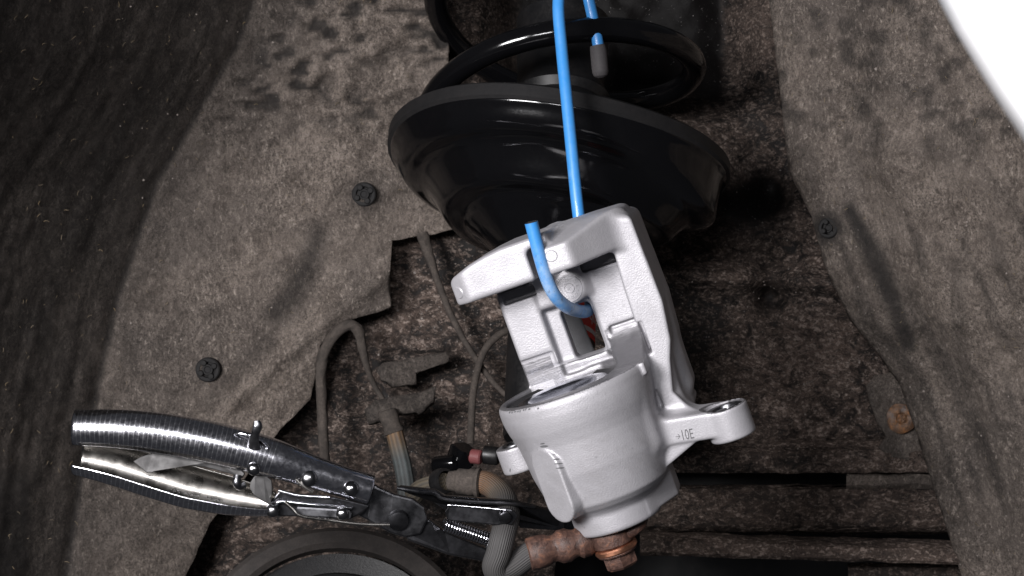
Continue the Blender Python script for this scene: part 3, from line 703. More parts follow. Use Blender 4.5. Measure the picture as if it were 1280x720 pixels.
# raised panels left and right of the window
addbox(-87, -38, -8, 128, -80, -50, 5, k=5)
addbox(27, 80, 8, 134, -80, -50, 5, k=5)
addbox(-50, 40, 0, 17, -80, -60, 5, k=6)
# rear lower bulk joining bridge to barrel
G.add(sdbox((-96, -70, -100), (70, -10, -58), 10), (-96, -70, -100), (70, -10, -58), 10)
# fingers
ta_ = np.array([-156, -148, -140, -124, -98, -75, -53, 7, 60, 92, 106, 116, 125], float)
tb_ = np.array([118, 142, 154, 165, 174, 178.5, 181, 181, 180, 178, 172, 160, 140])
def toplim(A): return np.interp(A, ta_, tb_).astype(np.float32)
def lfinger(A, B, C):
    d = smax(B-toplim(A), (129+0.0*A)-B, 5)
    d = smax(d, smax(C-30, -C-100, 5), 7)
    d = smax(d, smax(A-8, -131-A, 5), 5)
    return smax(d, (-(A+111)*0.62+(C-30)*0.78)*1.0, 4)
G.add(lfinger, (-136, 122, -102), (12, 186, 34), 5)
def rfinger(A, B, C):
    d = smax(B-toplim(A)+0.0*C, 129.5-B, 5)
    d = smax(d, smax(C-44, -C-100, 5), 6)
    d = smax(d, smax(A-100, -4-A, 4), 5)
    d = smax(d, ((B-163)+(C-44)*0.25)*0.97, 4)
    return smax(d, (A-30)*0.74+(C-44)*0.67, 5)
G.add(rfinger, (-8, 122, -102), (106, 186, 48), 8)
addbox(-40, 34, 90, 165, -90, -45, 6, k=6)
# notch between the fingers and the round pad for the casting dial
cutbox(-34, -13, 60, 160, -44, 60, 8, k=4)
lo = IL(7, 106, -42)
G.add(sdcylf(lo[0], lo[1], 21, -90, -42, 3), (lo[0]-21, lo[1]-21, -90), (lo[0]+21, lo[1]+21, -42), 8)
# pad recesses (later finished by a mill)
cutbox(33, 77, -5, 40, -55, -20, 3, k=1.5)
cutbox(-95, -46, 4, 33, -55, -20, 3, k=1.5)
cutbox(-80, -24, 112, 127, -54, -46, 2, k=1.5)
cutbox(6, 77, 119, 137, -54, -46, 2, k=1.5)
G.cut(sdbox((-140, -8, -50), (76, 60, 120), 1), (-140, -8, -50), (76, 24, 100), 1.5)
def ramp(A, B, C):
    e = np.sqrt(((B-38)/46)**2+((C-34)/88)**2)
    return smax(sdbox((25, -24, -64), (68, 33, 34), 2)(A, B, C), (1-e)*46, 1.5)
G.add(ramp, (25, -24, -64), (68, 36, 36), 2)
# arm and ear on the right
ar = math.radians(-9)
def arm(A, B, C):
    x = (A-38)*math.cos(ar)+(B+99)*math.sin(ar); y_ = -(A-38)*math.sin(ar)+(B+99)*math.cos(ar)
    return sdbox((-20, -18, -45), (100, 16, 16), 4)(x, y_, C)
G.add(arm, (10, -150, -45), (140, -65, 16), 13)
EA, EF = 138.0, -8.0
G.add(sdcylb(EA, EF, 29, -139, -98, 3), (EA-29, -139, EF-29), (EA+29, -98, EF+29), 4)
G.cut(sdcylb(EA, EF, 25, -101, -70, 1), (EA-24, -109, EF-24), (EA+24, -95, EF+24), 1.5)
G.cut(sdcylb(EA, EF, 15, -150, -90, 1), (EA-15, -150, EF-15), (EA+15, -95, EF+15), 1.5)
def gus(A, B, C):
    d = smax(41-A+0*B, B+104, 3); d = smax(d, (A-45)*0.38-(B+147)*0.925, 2)
    return smax(d, smax(C-13, -C-40, 2), 2.5)
G.add(gus, (38, -156, -40), (130, -100, 14), 2)
# ear on the left
LA, LF = -134.0, -34.0
G.add(sdcylb(LA, LF, 27, -101, -66, 3), (LA-27, -101, LF-27), (LA+27, -66, LF+27), 3)
G.add(sdbox((LA, -99, LF-20), (-70, -68, LF+20), 4), (LA, -99, LF-20), (-70, -68, LF+20), 6)
G.cut(sdcylb(LA, LF, 17, -100, -50, 1), (LA-17, -100, LF-17), (LA+17, -50, LF+17), 1.5)
# stadium-shaped cast pad on the barrel's left front, square to the viewer
def stad(A, B, C):
    sx = (A+31)*0.76+C*0.65-8; mm = -(A+31)*0.65+C*0.76
    bq = np.clip(B, -136, -88); rho = np.sqrt(sx**2+(B-bq)**2)
    return smax(rho-25, smax(mm-90.5, 55-mm, 2), 2.5)
G.add(stad, (-134, -166, 0), (-40, -58, 100), 2.0)
# window and bore
lo, hi, r = bx(-15, 26, 17, 84, -120, -66, 7); G.cut(sdbox((lo[0], lo[1], -130), (hi[0], hi[1], 10), 7), (lo[0], lo[1], -115), (hi[0], hi[1], 5), 3)
def bore(A, B, C):
    d = np.sqrt((A+45)**2+C**2)-74
    return smax(smax(d, -(B+52), 1), smax(B-12, -(C+56), 2), 2)
G.cut(bore, (-122, -54, -60), (46, 14, 84), 2)

def surface_nets(d, lo, h):
    s = d < 0; sh = [n-1 for n in d.shape]
    cs = [(i, j, k) for i in (0, 1) for j in (0, 1) for k in (0, 1)]
    cnt = np.zeros(sh, np.int8)
    for (i, j, k) in cs: cnt += s[i:i+sh[0], j:j+sh[1], k:k+sh[2]]
    act = (cnt > 0) & (cnt < 8); idx = np.argwhere(act); vid = np.full(sh, -1, np.int32); vid[act] = np.arange(len(idx))
    acc = np.zeros((len(idx), 3)); n = np.zeros(len(idx))
    val = {c: d[idx[:, 0]+c[0], idx[:, 1]+c[1], idx[:, 2]+c[2]] for c in cs}
    for c in cs:
        for ax in range(3):
            if c[ax] == 0:
                e = list(c); e[ax] = 1; e = tuple(e); v1, v2 = val[c], val[e]; m = (v1 < 0) != (v2 < 0)
                t = v1[m]/(v1[m]-v2[m]); p = np.zeros((m.sum(), 3)); p[:] = c; p[:, ax] += t; acc[m] += p; n[m] += 1
    V = (idx+acc/n[:, None])*h+lo; Fs = []
    for ax in range(3):
        a, b = [(1, 2), (2, 0), (0, 1)][ax]
        s0 = [slice(None)]*3; s1 = [slice(None)]*3; s0[ax] = slice(0, -1); s1[ax] = slice(1, None)
        ch = s[tuple(s0)] != s[tuple(s1)]; e = np.argwhere(ch); inside = s[tuple(s0)][ch]
        ok = (e[:, a] > 0) & (e[:, b] > 0) & (e[:, a] < sh[a]) & (e[:, b] < sh[b]); e = e[ok]; inside = inside[ok]
        def cell(da, db): q = e.copy(); q[:, a] += da; q[:, b] += db; return vid[q[:, 0], q[:, 1], q[:, 2]]
        quad = np.stack([cell(-1, -1), cell(0, -1), cell(0, 0), cell(-1, 0)], 1)
        quad[~inside] = quad[~inside][:, ::-1]; Fs.append(quad)
    return V, np.vstack(Fs)
V, Q = surface_nets(G.d, G.lo, G.h)
# relax a touch so the grid does not show, keeping edges
nb = np.zeros_like(V); cn = np.zeros(len(V))
for i in range(4):
    np.add.at(nb, Q[:, i], V[Q[:, (i+1) % 4]]+V[Q[:, (i+3) % 4]]); np.add.at(cn, Q[:, i], 2)
V = V*0.45+nb/cn[:, None]*0.55
cen = V[Q].mean(1); nor = np.cross(V[Q[:, 2]]-V[Q[:, 0]], V[Q[:, 3]]-V[Q[:, 1]]); nor /= np.linalg.norm(nor, axis=1)[:, None]+1e-9
ai, bi, fi = cen[:, 0]-KA*cen[:, 2], cen[:, 1]-KB*cen[:, 2], cen[:, 2]
mach = np.zeros(len(Q), bool)
for (a0, a1, b0, b1) in ((-52, 33, -12, 16), (32, 77.5, -18, 40.5), (-92, -46, 3, 33.5), (-80, -23, 112, 127), (6, 77, 119, 137)):
    mach |= (ai > a0) & (ai < a1) & (bi > b0) & (bi < b1) & (fi < -46) & (fi > -64)
mach |= (cen[:, 0] > 25.5) & (cen[:, 0] < 67.5) & (cen[:, 1] > -9) & (cen[:, 1] < 36) & (cen[:, 2] > -58) & (cen[:, 2] < 33)
mach |= (np.abs(cen[:, 1]+8) < 2.5) & (nor[:, 1] > 0.75) & (np.hypot(cen[:, 0]+31, cen[:, 2]) < 99)      # bore rim
mach |= (np.hypot(cen[:, 0]-EA, cen[:, 2]-EF) < 30) & (cen[:, 1] > -105) & (nor[:, 1] > 0.6)
mach |= (np.hypot(cen[:, 0]-LA, cen[:, 2]-LF) < 28) & (cen[:, 1] > -70) & (nor[:, 1] > 0.6)
mach |= (np.hypot(cen[:, 0]+45, cen[:, 2]) < 75.5) & (cen[:, 1] < 8) & (cen[:, 1] > -54) & (cen[:, 2] > -55)
Vw = CO+V[:, :1]*R_+V[:, 1:2]*U+V[:, 2:]*F_
me = np_mesh('body', Vw, Q)
body = link('body', me, [M['cast'], M['mach']], caliper)
me.polygons.foreach_set('material_index', mach.astype(np.int32))
# piston inside the bore
Uv = Vector(U)
lathe('piston', [(0, -19), (30, -18), (42, -14), (46, -9), (50, -8), (59, -8), (63, -11), (64, -50)], LW(-45, -6, 0), Uv, M['piston'], caliper, n=72)
lathe('dust_seal', [(63, -13), (66, -8), (69, -6), (72, -9), (74.5, -9), (74.5, -40), (64, -40)], LW(-45, -6, 0), Uv, M['seal'], caliper, n=72)
lathe('guide_bushing', [(14, -30), (14, -7), (15.5, -4.5), (23, -4.5), (24.2, -6), (24.2, -8)], LW(EA, -95.5, EF), Uv, M['steel'], caliper, n=40)
lathe('guide_bushing', [(11, -34), (11, -1), (12, 1.2), (17, 1.6), (18, 0), (18, -6)], LW(LA, -66, LF), Uv, M['steel'], caliper, n=40)
# casting dial: rings and twelve raised marks
dl = IL(7, 106, -42)
def fl(name, prof, a, b, f, mat, parent, n=32): return lathe(name, prof, LW(a, b, f), Vector(F_), mat, parent, n=n)
dial = fl('date_dial', [(0, 0.4), (5.2, 0.4), (5.6, 1.9), (6.8, 1.9), (7.3, 0.3), (15.3, 0.3), (15.8, 1.9), (17.2, 1.9), (17.8, -1)], dl[0], dl[1], -42.2, M['cast'], caliper, 40)
for k in range(12):
    a = math.pi/2-k*math.pi/6; ca, cb = dl[0]+11.4*math.cos(a), dl[1]+11.4*math.sin(a)
    if 5 <= k <= 9: fl('dial_mark', [(0.9, 0.2), (1.2, 1.4), (2.2, 1.4), (2.6, 0.1)], ca, cb, -42, M['cast'], dial, 12)
    else:
        co, f = text_mesh(str(k if k else 12), 5.6, 0.7, off=0.12); co[:, 1] -= 1.9; rot = a-math.pi/2
        v = [tuple(LW(ca+c[0]*math.cos(rot)-c[1]*math.sin(rot), cb+c[0]*math.sin(rot)+c[1]*math.cos(rot), -41.4+c[2])*S) for c in co]
        me = bpy.data.meshes.new('dial_number'); me.from_pydata(v, [], f); link('dial_number', me, M['cast'], dial, smooth=False)
co, f = text_mesh('E', 6.5, 0.8, off=0.15); co[:, 1] -= 2.2
me = bpy.data.meshes.new('dial_number'); me.from_pydata([tuple(LW(dl[0]+c[1], dl[1]-c[0], -41.3+c[2])*S) for c in co], [], f); link('dial_number', me, M['cast'], dial, smooth=False)
# ejector marks on the finger ends
e_ = IL(0, 146, 44); fl('ejector_mark', [(0, 1.3), (6.6, 1.3), (7.8, 0.2), (8.2, -3)], e_[0], e_[1], 43.6, M['cast'], caliper)
ex = Vector(F_)*0.78-Vector(R_)*0.62
lathe('ejector_mark', [(0, 1.2), (6.6, 1.2), (7.8, 0.0), (8.2, -3)], LW(-122, 145, 21.3), ex, M['cast'], caliper, n=32)
from mathutils.bvhtree import BVHTree
bvh = BVHTree.FromPolygons([tuple(p) for p in Vw], Q.tolist())
def on_barrel(px, py, lift=0.5):
    """the casting's surface met by the line of sight through a pixel"""
    o = Vector((0, -D, 0)); d = (P(px, py, 0)-o).normalized(); h = bvh.ray_cast(o, d)
    return (h[0] if h[0] is not None else P(px, py, 0))-d*lift
# etched text on the arm, laid on its face
def arm_text(txt, size, px, py, fsc, name, slant):
    co, f = text_mesh(txt, size, 0, 0, fsc); an = math.radians(9)
    v = []
    for c in co:
        x_, y_ = c[0]-slant*c[1], c[1]
        v.append(tuple(on_barrel(px+x_*math.cos(an)-y_*math.sin(an)*0.6, py-x_*math.sin(an)-y_*math.cos(an), 0.35)*S))
    me = bpy.data.meshes.new(name); me.from_pydata(v, [], f); return link(name, me, M['mark'], caliper, smooth=False)
arm_text('10E', 18.5, 860, 549, (0.60, 1.0), 'stamped_text', 0.12)
arm_text('\u2192', 13, 847.5, 549, (0.62, 0.8), 'stamped_arrow', 0)
# small dark rub marks on the barrel
def scuff(px, py, wd, ht):
    n = 5; v = []; 
    for i in range(n):
        tt = i/(n-1)-.5; hh = ht*(0.3+0.7*(1-(2*tt)**2))*random.uniform(.7, 1.1)
        v.append(on_barrel(px+wd*tt, py-hh/2-tt*1.0)); v.append(on_barrel(px+wd*tt, py+hh/2-tt*1.0))
    f = [(2*i, 2*i+1, 2*i+3, 2*i+2) for i in range(n-1)]
    return link('scuff_mark', np_mesh('scuff_mark', [list(p) for p in v], f), M['mark'], caliper)
for a in ((678, 554.6, 6, 2.4), (680, 558, 10, 3), (691.5, 568.5, 5, 1), (695.5, 574, 8, 2), (698, 579.5, 11, 1.6), (700, 585, 11, 2), (637.5, 588, 1.4, 5)): scuff(*a)
for px, py, wd, ht in ((637, 515.5, 2, 3), (640, 515.8, 2, 2.4), (644, 514.6, 3, 2), (647.5, 514.3, 2.4, 2.4), (650, 514, 1.5, 4.5), (654.5, 512.5, 2, 3), (657, 512, 1.6, 3), (661.5, 511.4, 3, 2.6), (672.5, 510.6, 2.4, 2.6)): scuff(px, py, wd, ht)

# ------------------------------------------------------------------ brake hose, crimp, banjo and bolt
hose = empty('brake_hose', P(740, 690, 20), 'ribbed brake hose with rusty banjo fitting bolted under the caliper', 'brake hose')
tube('hose', [P(583, 603, 130), P(598, 602, 128), P(614, 607, 118), P(629, 622, 95), P(634, 640, 55), P(632, 656, 8), P(628, 672, -12), P(623, 692, -16), P(618, 708, -14), P(625, 717, -8), P(640, 709, -2), P(662, 693, 2), P(674, 690, 1)], [15, 15.5, 16, 16.5, 16.5, 16, 16, 15.5, 15.5, 16, 16, 16], M['hose'], hose, n=24, per=10)
cd = (P(752, 671, 14)-P(660, 693, 2)).normalized()
lathe('ferrule', [(9, -2), (13, 0), (14, 10), (17, 13), (17, 26), (18, 30), (17.5, 36), (19.5, 38), (20, 42), (16, 44)], P(561, 601, 134), (P(606, 604, 124)-P(561, 601, 134)), M['mudline'], hose, n=32, warp=lambda r, h, t: (r*(1+.03*math.sin(3*t+h*.3)), h))
lathe('crimp_fitting', [(15, -2), (20, 0), (21.5, 8), (21, 22), (17.5, 28), (17, 34), (20.5, 40), (21, 50), (18, 57), (17.5, 62), (21, 67), (20, 78), (14, 86), (13, 118)], P(661, 693, 2), cd, M['rust'], hose, n=36, warp=lambda r, h, t: (r*(1+.025*math.sin(2*t+h*.11)), h))
ba = Vector(U)
bc = P(764, 668, 6)
lathe('banjo_eye', [(11, -13), (22, -14), (26, -11), (27, 0), (26, 11), (22, 14), (11, 14)], bc, ba, M['rust'], hose, n=40, warp=lambda r, h, t: (r*(1+.02*math.sin(4*t)), h))
tube('locating_tang', [P(778, 668, 2), P(790, 662, -6), P(799, 654, -4), P(803, 644, 6)], [10, 9.5, 9, 8], M['rust'], hose, n=16, jitter=0.12)
lathe('copper_washer', [(10, -3.8), (26, -3.8), (27.6, -2), (27.6, 2), (26, 3.8), (10, 3.8)], bc-ba*17.5, ba, M['copper'], hose, n=40)
lathe('copper_washer', [(10, -2.4), (24, -2.4), (25, -1.2), (25, 1.2), (24, 2.4), (10, 2.4)], bc+ba*16.6, ba, M['copper'], hose, n=40)
def hexhead(r0_, h0, h1, origin, axis, mat, parent, name):
    def wp(r, h, t):
        if r < r0_*0.5: return r, h
        k = math.cos(math.pi/6)/math.cos((t % (math.pi/3))-math.pi/6); return r*k, h
    return lathe(name, [(0, h0), (r0_*0.80, h0), (r0_*0.97, h0+3.5), (r0_, h0+6), (r0_, h1)], origin, axis, mat, parent, n=72, warp=wp, ang=22)
hexhead(23, -43, -21, bc, ba, M['rust'], hose, 'banjo_bolt')
lathe('bolt_flange', [(0, -25), (25, -24), (26, -22), (25, -20.5), (0, -20.5)], bc, ba, M['rust'], hose, n=40)

# ------------------------------------------------------------------ locking pliers clamping the hose
pl_ = empty('locking_pliers', P(498, 650, 30), 'chrome locking pliers with ribbed handles clamped on the brake hose', 'pliers')
up = catmull([P(94, 535, -60), P(150, 537, -58), P(205, 543, -52), P(265, 554, -44), P(318, 567, -36), P(352, 577, -32), P(390, 590, -26), P(430, 603, -20), P(463, 613, -14)], 14)
# arc opens towards the lower handle
uh = link('upper_handle', tube_mesh('upper_handle', up, [20, 22, 23.5, 24, 23.5, 21.5, 18.5, 17, 17], n=40, a0=-math.radians(140), a1=math.radians(140), up=(0, -0.25, 0.97)), [M['satin'], M['knurl']], pl_)
sol = uh.modifiers.new('t', 'SOLIDIFY'); sol.thickness = 2.2*S; sol.offset = -1; sol.material_offset = 1
lo_ = catmull([P(96, 572, -52), P(140, 580, -52), P(185, 593, -49), P(235, 608, -45), P(285, 619, -40), P(320, 626, -36), P(342, 630, -34)], 14)
lh = link('lower_handle', tube_mesh('lower_handle', lo_, [19, 23, 24.5, 24.5, 22, 17, 12], n=40, a0=-math.radians(118), a1=math.radians(118), up=(0, 0.74, -0.67)), [M['satin'], M['knurl']], pl_)
sol = lh.modifiers.new('t', 'SOLIDIFY'); sol.thickness = 2.2*S; sol.offset = -1; sol.material_offset = 1
for path, nm, aa in ((lo_, 'rolled_edge', 118),):
    pass
# slot and adjusting lever in the upper handle
def ovalring(name, c, axd, ay, rx, ry, mat, parent, tube_r, n=40):
    pts = [c+axd*rx*math.cos(t)+ay*ry*math.sin(t) for t in np.linspace(0, 2*math.pi, n, endpoint=False)]; pts.append(pts[0])
    return link(name, tube_mesh(name, np.array([list(p) for p in pts]), tube_r, n=8, caps=False), mat, parent)
sd = (P(335, 562, -40)-P(295, 548, -40)).normalized(); sy = Vector((0, -0.55, 0.83)).normalized()
sc_ = P(314, 552, -56)
ovalring('slot_rim', sc_, sd, sy, 22, 9, M['chrome'], pl_, 1.5)
bm = bmesh.new(); bm.faces.new([bm.verts.new(sc_+sd*21*math.cos(t)+sy*8*math.sin(t)+Vector((0, 1.2, 0))) for t in np.linspace(0, 2*math.pi, 32, endpoint=False)])
link('slot', bm_mesh('slot', bm), M['blacksteel'], pl_)
tube('release_tab', [P(318, 560, -58), P(317, 553, -66), P(319, 542, -72), P(322, 533, -74), P(321, 526, -74)], [8, 7, 5, 6, 4], M['steel'], pl_, n=14, squash=0.5)
plate('release_lever', [(166, 577, -50), (176, 571, -50), (191, 566, -48), (230, 571, -46), (270, 577, -44), (298, 584, -42), (306, 592, -42), (303, 598, -42), (286, 592, -42), (255, 584, -44), (228, 580, -46), (206, 583, -48), (190, 591, -50), (183, 591, -50)], 5, M['grey'], pl_, bev=1.2)
plate('cam_plate', [(313, 602, -44), (318, 595, -44), (330, 593, -44), (339, 600, -44), (341, 612, -42), (336, 622, -42), (339, 632, -40), (330, 628, -42), (318, 620, -44), (312, 611, -44)], 5, M['grey'], pl_, bev=1.2)
tube('lever_curl', [P(297, 594, -46), P(296, 603, -48), P(300, 608, -46), P(307, 605, -44)], [5, 5.5, 5, 4], M['steel'], pl_, n=12)
plate('link_plate', [(332, 634, -36), (350, 613, -34), (372, 618, -32), (420, 622, -28), (462, 632, -22), (452, 642, -22), (440, 648, -24), (380, 646, -30), (345, 645, -34)], 6, M['blacksteel'], pl_, bev=1.5)
tube('link_edge', [P(348, 613, -38), P(372, 619, -36), P(412, 622, -32)], 2.2, M['chrome'], pl_, n=8)
tube('link_edge', [P(345, 632, -40), P(352, 627, -40), P(392, 631, -36), P(440, 635, -30)], 2.4, M['chrome'], pl_, n=8)
plate('link_bar', [(366, 640, -38), (372, 633, -38), (436, 637, -33), (441, 642, -33), (438, 650, -33), (372, 646, -38)], 6, M['steel'], pl_, bev=2)
tube('wire_spring', [P(356, 627, -46), P(366, 636, -46), P(377, 645, -46), P(410, 650, -40), P(450, 655, -34), P(487, 656, -28)], 2.1, M['satin'], pl_, n=10, per=6)
tube('wire_spring', [P(370, 599, -48), P(380, 608, -48), P(391, 615, -46)], 2.0, M['satin'], pl_, n=10)
plate('upper_jaw', [(430, 622, -14), (452, 630, -14), (466, 605, -12), (472, 609, -12), (492, 618, -10), (516, 624, -6), (530, 634, -4), (535, 650, 0), (526, 668, 4), (506, 672, 2), (486, 666, -2), (462, 652, -8), (440, 640, -12)], 14, M['steel'], pl_, bev=2.5)
plate('lower_jaw', [(500, 662, 6), (535, 648, 6), (556, 664, 14), (616, 690, 26), (612, 704, 26), (560, 694, 14), (510, 676, 6)], 18, M['blacksteel'], pl_, bev=3)
plate('jaw_arm', [(494, 610, -8), (500, 608, -8), (545, 613, 4), (556, 620, 8), (640, 626, 34), (700, 640, 104), (722, 646, 128), (722, 664, 130), (700, 660, 106), (640, 650, 40), (560, 640, 10), (542, 628, 4), (512, 618, -4)], 16, M['blacksteel'], pl_, bev=2.2)
tube('jaw_edge', [P(496, 610, -12), P(520, 614, -8), P(543, 617, 0), P(556, 624, 4), P(600, 628, 16), P(640, 630, 30), P(668, 633, 62)], 2.6, M['steel'], pl_, n=8)
plate('jaw_bracket', [(556, 640, -14), (562, 631, -14), (620, 635, -20), (640, 637, -20), (648, 645, -16), (640, 657, -16), (622, 657, -18), (560, 651, -12)], 10, M['blacksteel'], pl_, bev=1.5)
tube('bracket_edge', [P(560, 632, -16), P(566, 631.5, -17), P(600, 634.5, -20), P(632, 637.5, -22)], 1.8, M['chrome'], pl_, n=8)
plate('clamp_jaw', [(640, 641, 58), (704, 650, 108), (706, 664, 110), (650, 660, 66)], 8, M['steel'], pl_, bev=1.5)
c0, c1 = P(555, 655, 2), P(628, 680, 20); sx_ = (c1-c0).normalized(); bx1, bx2, _ = basis(sx_)
hx = [c0+(c1-c0)*(k/(16*22))+bx1*8*math.cos(k*2*math.pi/16)+bx2*8*math.sin(k*2*math.pi/16) for k in range(16*22+1)]
link('coil_return_spring', tube_mesh('coil_return_spring', np.array([list(p) for p in hx]), 1.5, n=6), M['chrome'], pl_)
tube('spring_core', [c0, c1], 6, M['blacksteel'], pl_, n=12)
for px, py, Y, r, mt in ((317, 586, -59, 9.5, 'satin'), (386, 598, -45, 12, 'satin'), (439, 611, -38, 11, 'satin'), (341, 638, -42, 9.5, 'satin'), (428, 642, -39, 9, 'satin'), (612, 684, 8, 6, 'chrome')):
    dome('rivet', P(px, py, Y), r*.88, r*.62, M['rivet'], pl_, axis=(0, -1, 0.12))
lathe('pivot_pin', [(0, 4.5), (9, 4), (12.5, 2.6), (13.5, 0), (13.5, -6)], P(498, 651, -6), (0.12, -1, -0.32), M['blacksteel'], pl_, n=32)
lathe('pivot_pin', [(0, 3.2), (5.5, 2.8), (7.6, 1.4), (8, -6)], P(631, 647, -22), (0.12, -1, -0.32), M['blacksteel'], pl_, n=28)

# ------------------------------------------------------------------ lines, bracket and connector behind the pliers
bl = tube('brake_pipe', [P(408, 610, 612), P(405, 560, 612), P(402, 500, 608), P(402, 455, 604), P(413, 425, 600), P(434, 407, 600), P(447, 412, 606), P(452, 430, 615), P(457, 452, 622), P(466, 478, 640), P(480, 502, 648)], [8.5, 8.5, 8.5, 9, 9, 9, 9, 8, 6, 4.5, 4.5], M['mudline'], None, n=16, jitter=0.14)
tag(bl, 'mud-caked rigid brake pipe looping over beside the liner edge', 'brake pipe')
br = sheet('hose_bracket', [(456, 512), (470, 500), (500, 494), (528, 490), (545, 482), (541, 500), (528, 510), (500, 514), (478, 522), (460, 526)], lambda x, y: 600-(y-500)*0.9+3*fbm(np.stack([x/8, y/8, x*0], 1), 2, 8), M['felt'], None, step=5, thick=14)
set_attr(br, np.full(len(br.data.vertices), 0.72)); tag(br, 'rough dirty steel bracket holding the top of the weathered hose', 'bracket')
tb = sheet('panel_tab', [(470, 462), (478, 454), (512, 448), (560, 440), (562, 452), (520, 466), (519, 478), (500, 482), (476, 474)], lambda x, y: 650-(y-455)*0.4+4*fbm(np.stack([x/9, y/9, x*0], 1), 2, 12), M['felt'], None, step=5, thick=12)
set_attr(tb, np.full(len(tb.data.vertices), 0.65)); tag(tb, 'dirt-covered ledge tab just above the hose bracket', 'tab')
fh = empty('flexible_hose', P(490, 520, 585), 'weathered orange and grey hose hanging below the dirty bracket', 'hose')
tube('hose', [P(492, 536, 575), P(498, 560, 572), P(504, 585, 568), P(508, 612, 560), P(509, 640, 540)], [14, 14.5, 14.5, 14.5, 14.5], M['hose2'], fh, n=20)
lathe('collar', [(11, -2), (15, 0), (16, 8), (14.5, 22), (15.5, 30), (17, 33), (17, 37), (14, 38)], P(484, 514, 580), (P(494, 545, 575)-P(484, 514, 580)), M['mudline'], fh, n=24)
c1_ = tube('wiring_cable', [P(528, 292, 655), P(534, 312, 650), P(545, 345, 650), P(560, 385, 648), P(580, 425, 645), P(604, 462, 640), P(622, 484, 634), P(640, 500, 630)], [11, 9, 6, 5.5, 5, 5, 4.5, 4.5], M['mudline'], None, n=12, jitter=0.15)
tag(c1_, 'long dusty cable running down from the liner step to the caliper', 'cable', 'dusty cables behind the caliper')
c2_ = tube('wiring_cable', [P(640, 410, 640), P(622, 420, 632), P(607, 436, 628), P(597, 462, 626), P(591, 495, 624), P(589, 530, 620), P(588, 556, 600)], 6, M['mudline'], None, n=12)
tag(c2_, 'dusty curved cable arching down to the black connector', 'cable', 'dusty cables behind the caliper')
cn_ = empty('wiring_connector', P(585, 572, 420), 'glossy black plug connector with a faded red cap beneath the caliper ear', 'connector')
lathe('body', [(0, -16), (17, -15), (19, -10), (19, 12), (16, 15), (0, 15)], P(577, 570, 420), (0.3, -0.3, 0.9), M['blackgloss'], cn_, n=20, warp=lambda r, h, t: (r*(1+.12*math.cos(4*t)), h))
lathe('plug', [(0, -22), (10, -21), (13, -16), (13, 12), (8, 18), (0, 18)], P(558, 580, 412), (1, -0.2, 0.1), M['blackgloss'], cn_, n=20)
lathe('cap', [(0, 8), (9, 8), (11, 6), (11, -8), (9, -10), (0, -10)], P(596, 571, 410), (1, -0.35, -0.1), M['pink'], cn_, n=24)
lathe('plug', [(0, 16), (12, 15), (14, 12), (14, -8), (0, -8)], P(612, 569, 418), (1, -0.3, -0.1), M['blackdirty'], cn_, n=20)
th_ = empty('elbow_hose', P(540, 608, 160), 'short tan hose end with dark clip, left of the ribbed hose', 'hose')
tube('hose', [P(515, 622, 175), P(525, 612, 170), P(540, 606, 160), P(556, 603, 146)], [13, 13, 13, 13], M['tan'], th_, n=18)
lathe('clip', [(13, -8), (17, -7), (18, 0), (17, 9), (13, 10)], P(552, 602, 148), (P(561, 601, 134)-P(540, 606, 160)), M['blackdirty'], th_, n=24)

# ------------------------------------------------------------------ wheel hub at the lower edge
hub = empty('wheel_hub', P(405, 800, 330), 'round dark wheel hub behind a dusty ring at the lower edge', 'hub')
ha = Vector((0.06, -0.80, 0.60)); hc = P(418, 820, 330)
lathe('dust_ring', [(176, -14), (196, -16), (206, -8), (207, 6), (198, 12), (180, 10), (174, 2), (176, -14)], hc, ha, M['ring'], hub, n=96)
lathe('hub_disc', [(0, 0), (60, 2), (112, 2), (132, -1), (138, -8), (139, -40)], hc, ha, M['hub'], hub, n=96)
lathe('hub_back', [(176, -20), (120, -44), (0, -46)], hc, ha, M['seal'], hub, n=64)
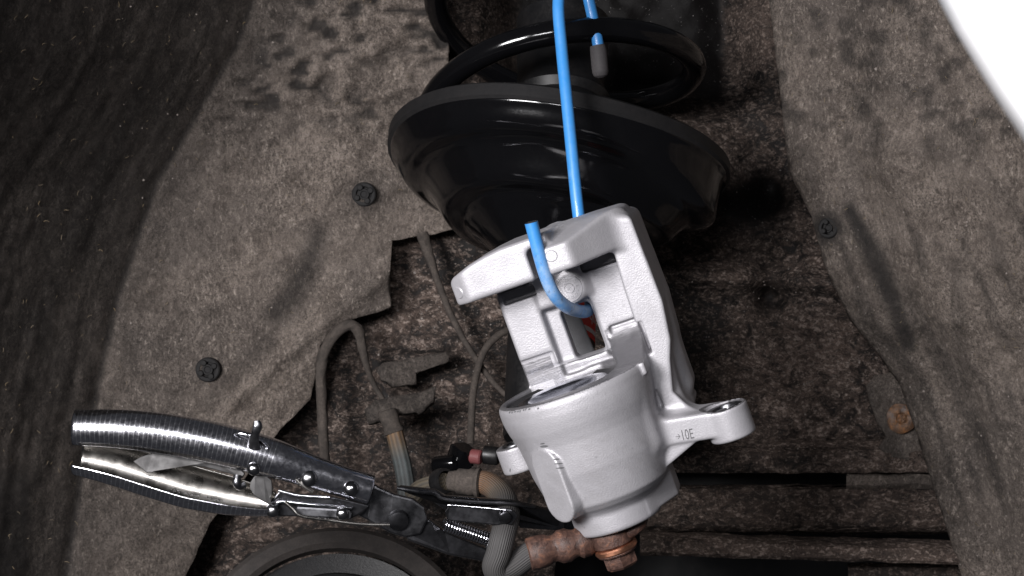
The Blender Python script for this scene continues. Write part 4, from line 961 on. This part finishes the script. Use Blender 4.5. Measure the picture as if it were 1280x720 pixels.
# ------------------------------------------------------------------ dry fibres and crumbs caught on the felt
def scatter(dep, region, n, seed):
    rng = np.random.RandomState(seed); x = rng.uniform(region[0], region[2], n); y = rng.uniform(region[1], region[3], n); return x, y, dep(x, y)
def inside_poly(x, y, poly):
    ins = np.zeros(len(x), bool)
    for (ax, ay), (bx_, by) in zip(poly, poly[1:]+poly[:1]):
        c = (ay > y) != (by > y); ins ^= c & (x < ax+(y-ay)/(by-ay+1e-12)*(bx_-ax))
    return ins
vs, fs = [], []
rng = np.random.RandomState(9)
for dep, reg, n, poly in ((liner_depth, (0, 0, 560, 720), 420, LIN), (rliner_depth, (960, 0, 1280, 720), 150, RL)):
    x, y, Y = scatter(dep, reg, n, 5); ok = inside_poly(x, y, poly)
    for px, py, YY in zip(x[ok], y[ok], Y[ok]):
        if dep is liner_depth and px > np.interp(py, CR_Y, CR_X) and rng.rand() < .7: continue
        L = rng.uniform(2, 9); a = rng.normal(1.2, .9); cur = rng.uniform(-.8, .8); rr = rng.uniform(.25, .5); k0 = len(vs)
        for s_ in range(4):
            aa = a+cur*s_; q = P(px, py, YY-2.5); q += Vector((math.cos(a+cur*s_/2)*L*s_/3, -1.5*math.sin(s_), math.sin(a+cur*s_/2)*L*s_/3))
            for j in range(3):
                t_ = j*2.094; vs.append(q+Vector((rr*math.cos(t_)*-math.sin(aa), rr*math.sin(t_), rr*math.cos(t_)*math.cos(aa))))
        for s_ in range(3):
            for j in range(3): fs.append((k0+s_*3+j, k0+s_*3+(j+1) % 3, k0+s_*3+3+(j+1) % 3, k0+s_*3+3+j))
o = link('fibre_lint', np_mesh('fibre_lint', [list(p) for p in vs], fs), M['lint']); o['kind'] = 'stuff'; o['label'] = 'pale dry fibres caught on the felt liners'
vs, fs = [], []
for dep, reg, n, poly in ((liner_depth, (150, 0, 560, 640), 160, LIN), (rliner_depth, (960, 0, 1280, 720), 220, RL), (panel_depth, (830, 240, 1180, 585), 260, [(830, 240), (1150, 240), (1150, 585), (830, 585)]), (panel_depth, (400, 290, 640, 560), 250, [(400, 290), (640, 290), (640, 560), (400, 560)])):
    x, y, Y = scatter(dep, reg, n, 8); ok = inside_poly(x, y, poly)
    for px, py, YY in zip(x[ok], y[ok], Y[ok]):
        c = P(px, py, YY-1); r = rng.uniform(.6, 1.7) if rng.rand() < .95 else rng.uniform(1.8, 2.6); k0 = len(vs)
        for d in ((1, 0, 0), (0, 0, 1), (-1, 0, 0), (0, 0, -1), (0, -1, 0)): vs.append(c+Vector(d)*r*rng.uniform(.6, 1.3))
        fs += [(k0, k0+1, k0+4), (k0+1, k0+2, k0+4), (k0+2, k0+3, k0+4), (k0+3, k0, k0+4)]
o = link('dirt_crumbs', np_mesh('dirt_crumbs', [list(p) for p in vs], [list(f) for f in fs]), M['crumb']); o['kind'] = 'stuff'; o['label'] = 'crumbs of dry dirt on liners and panel'
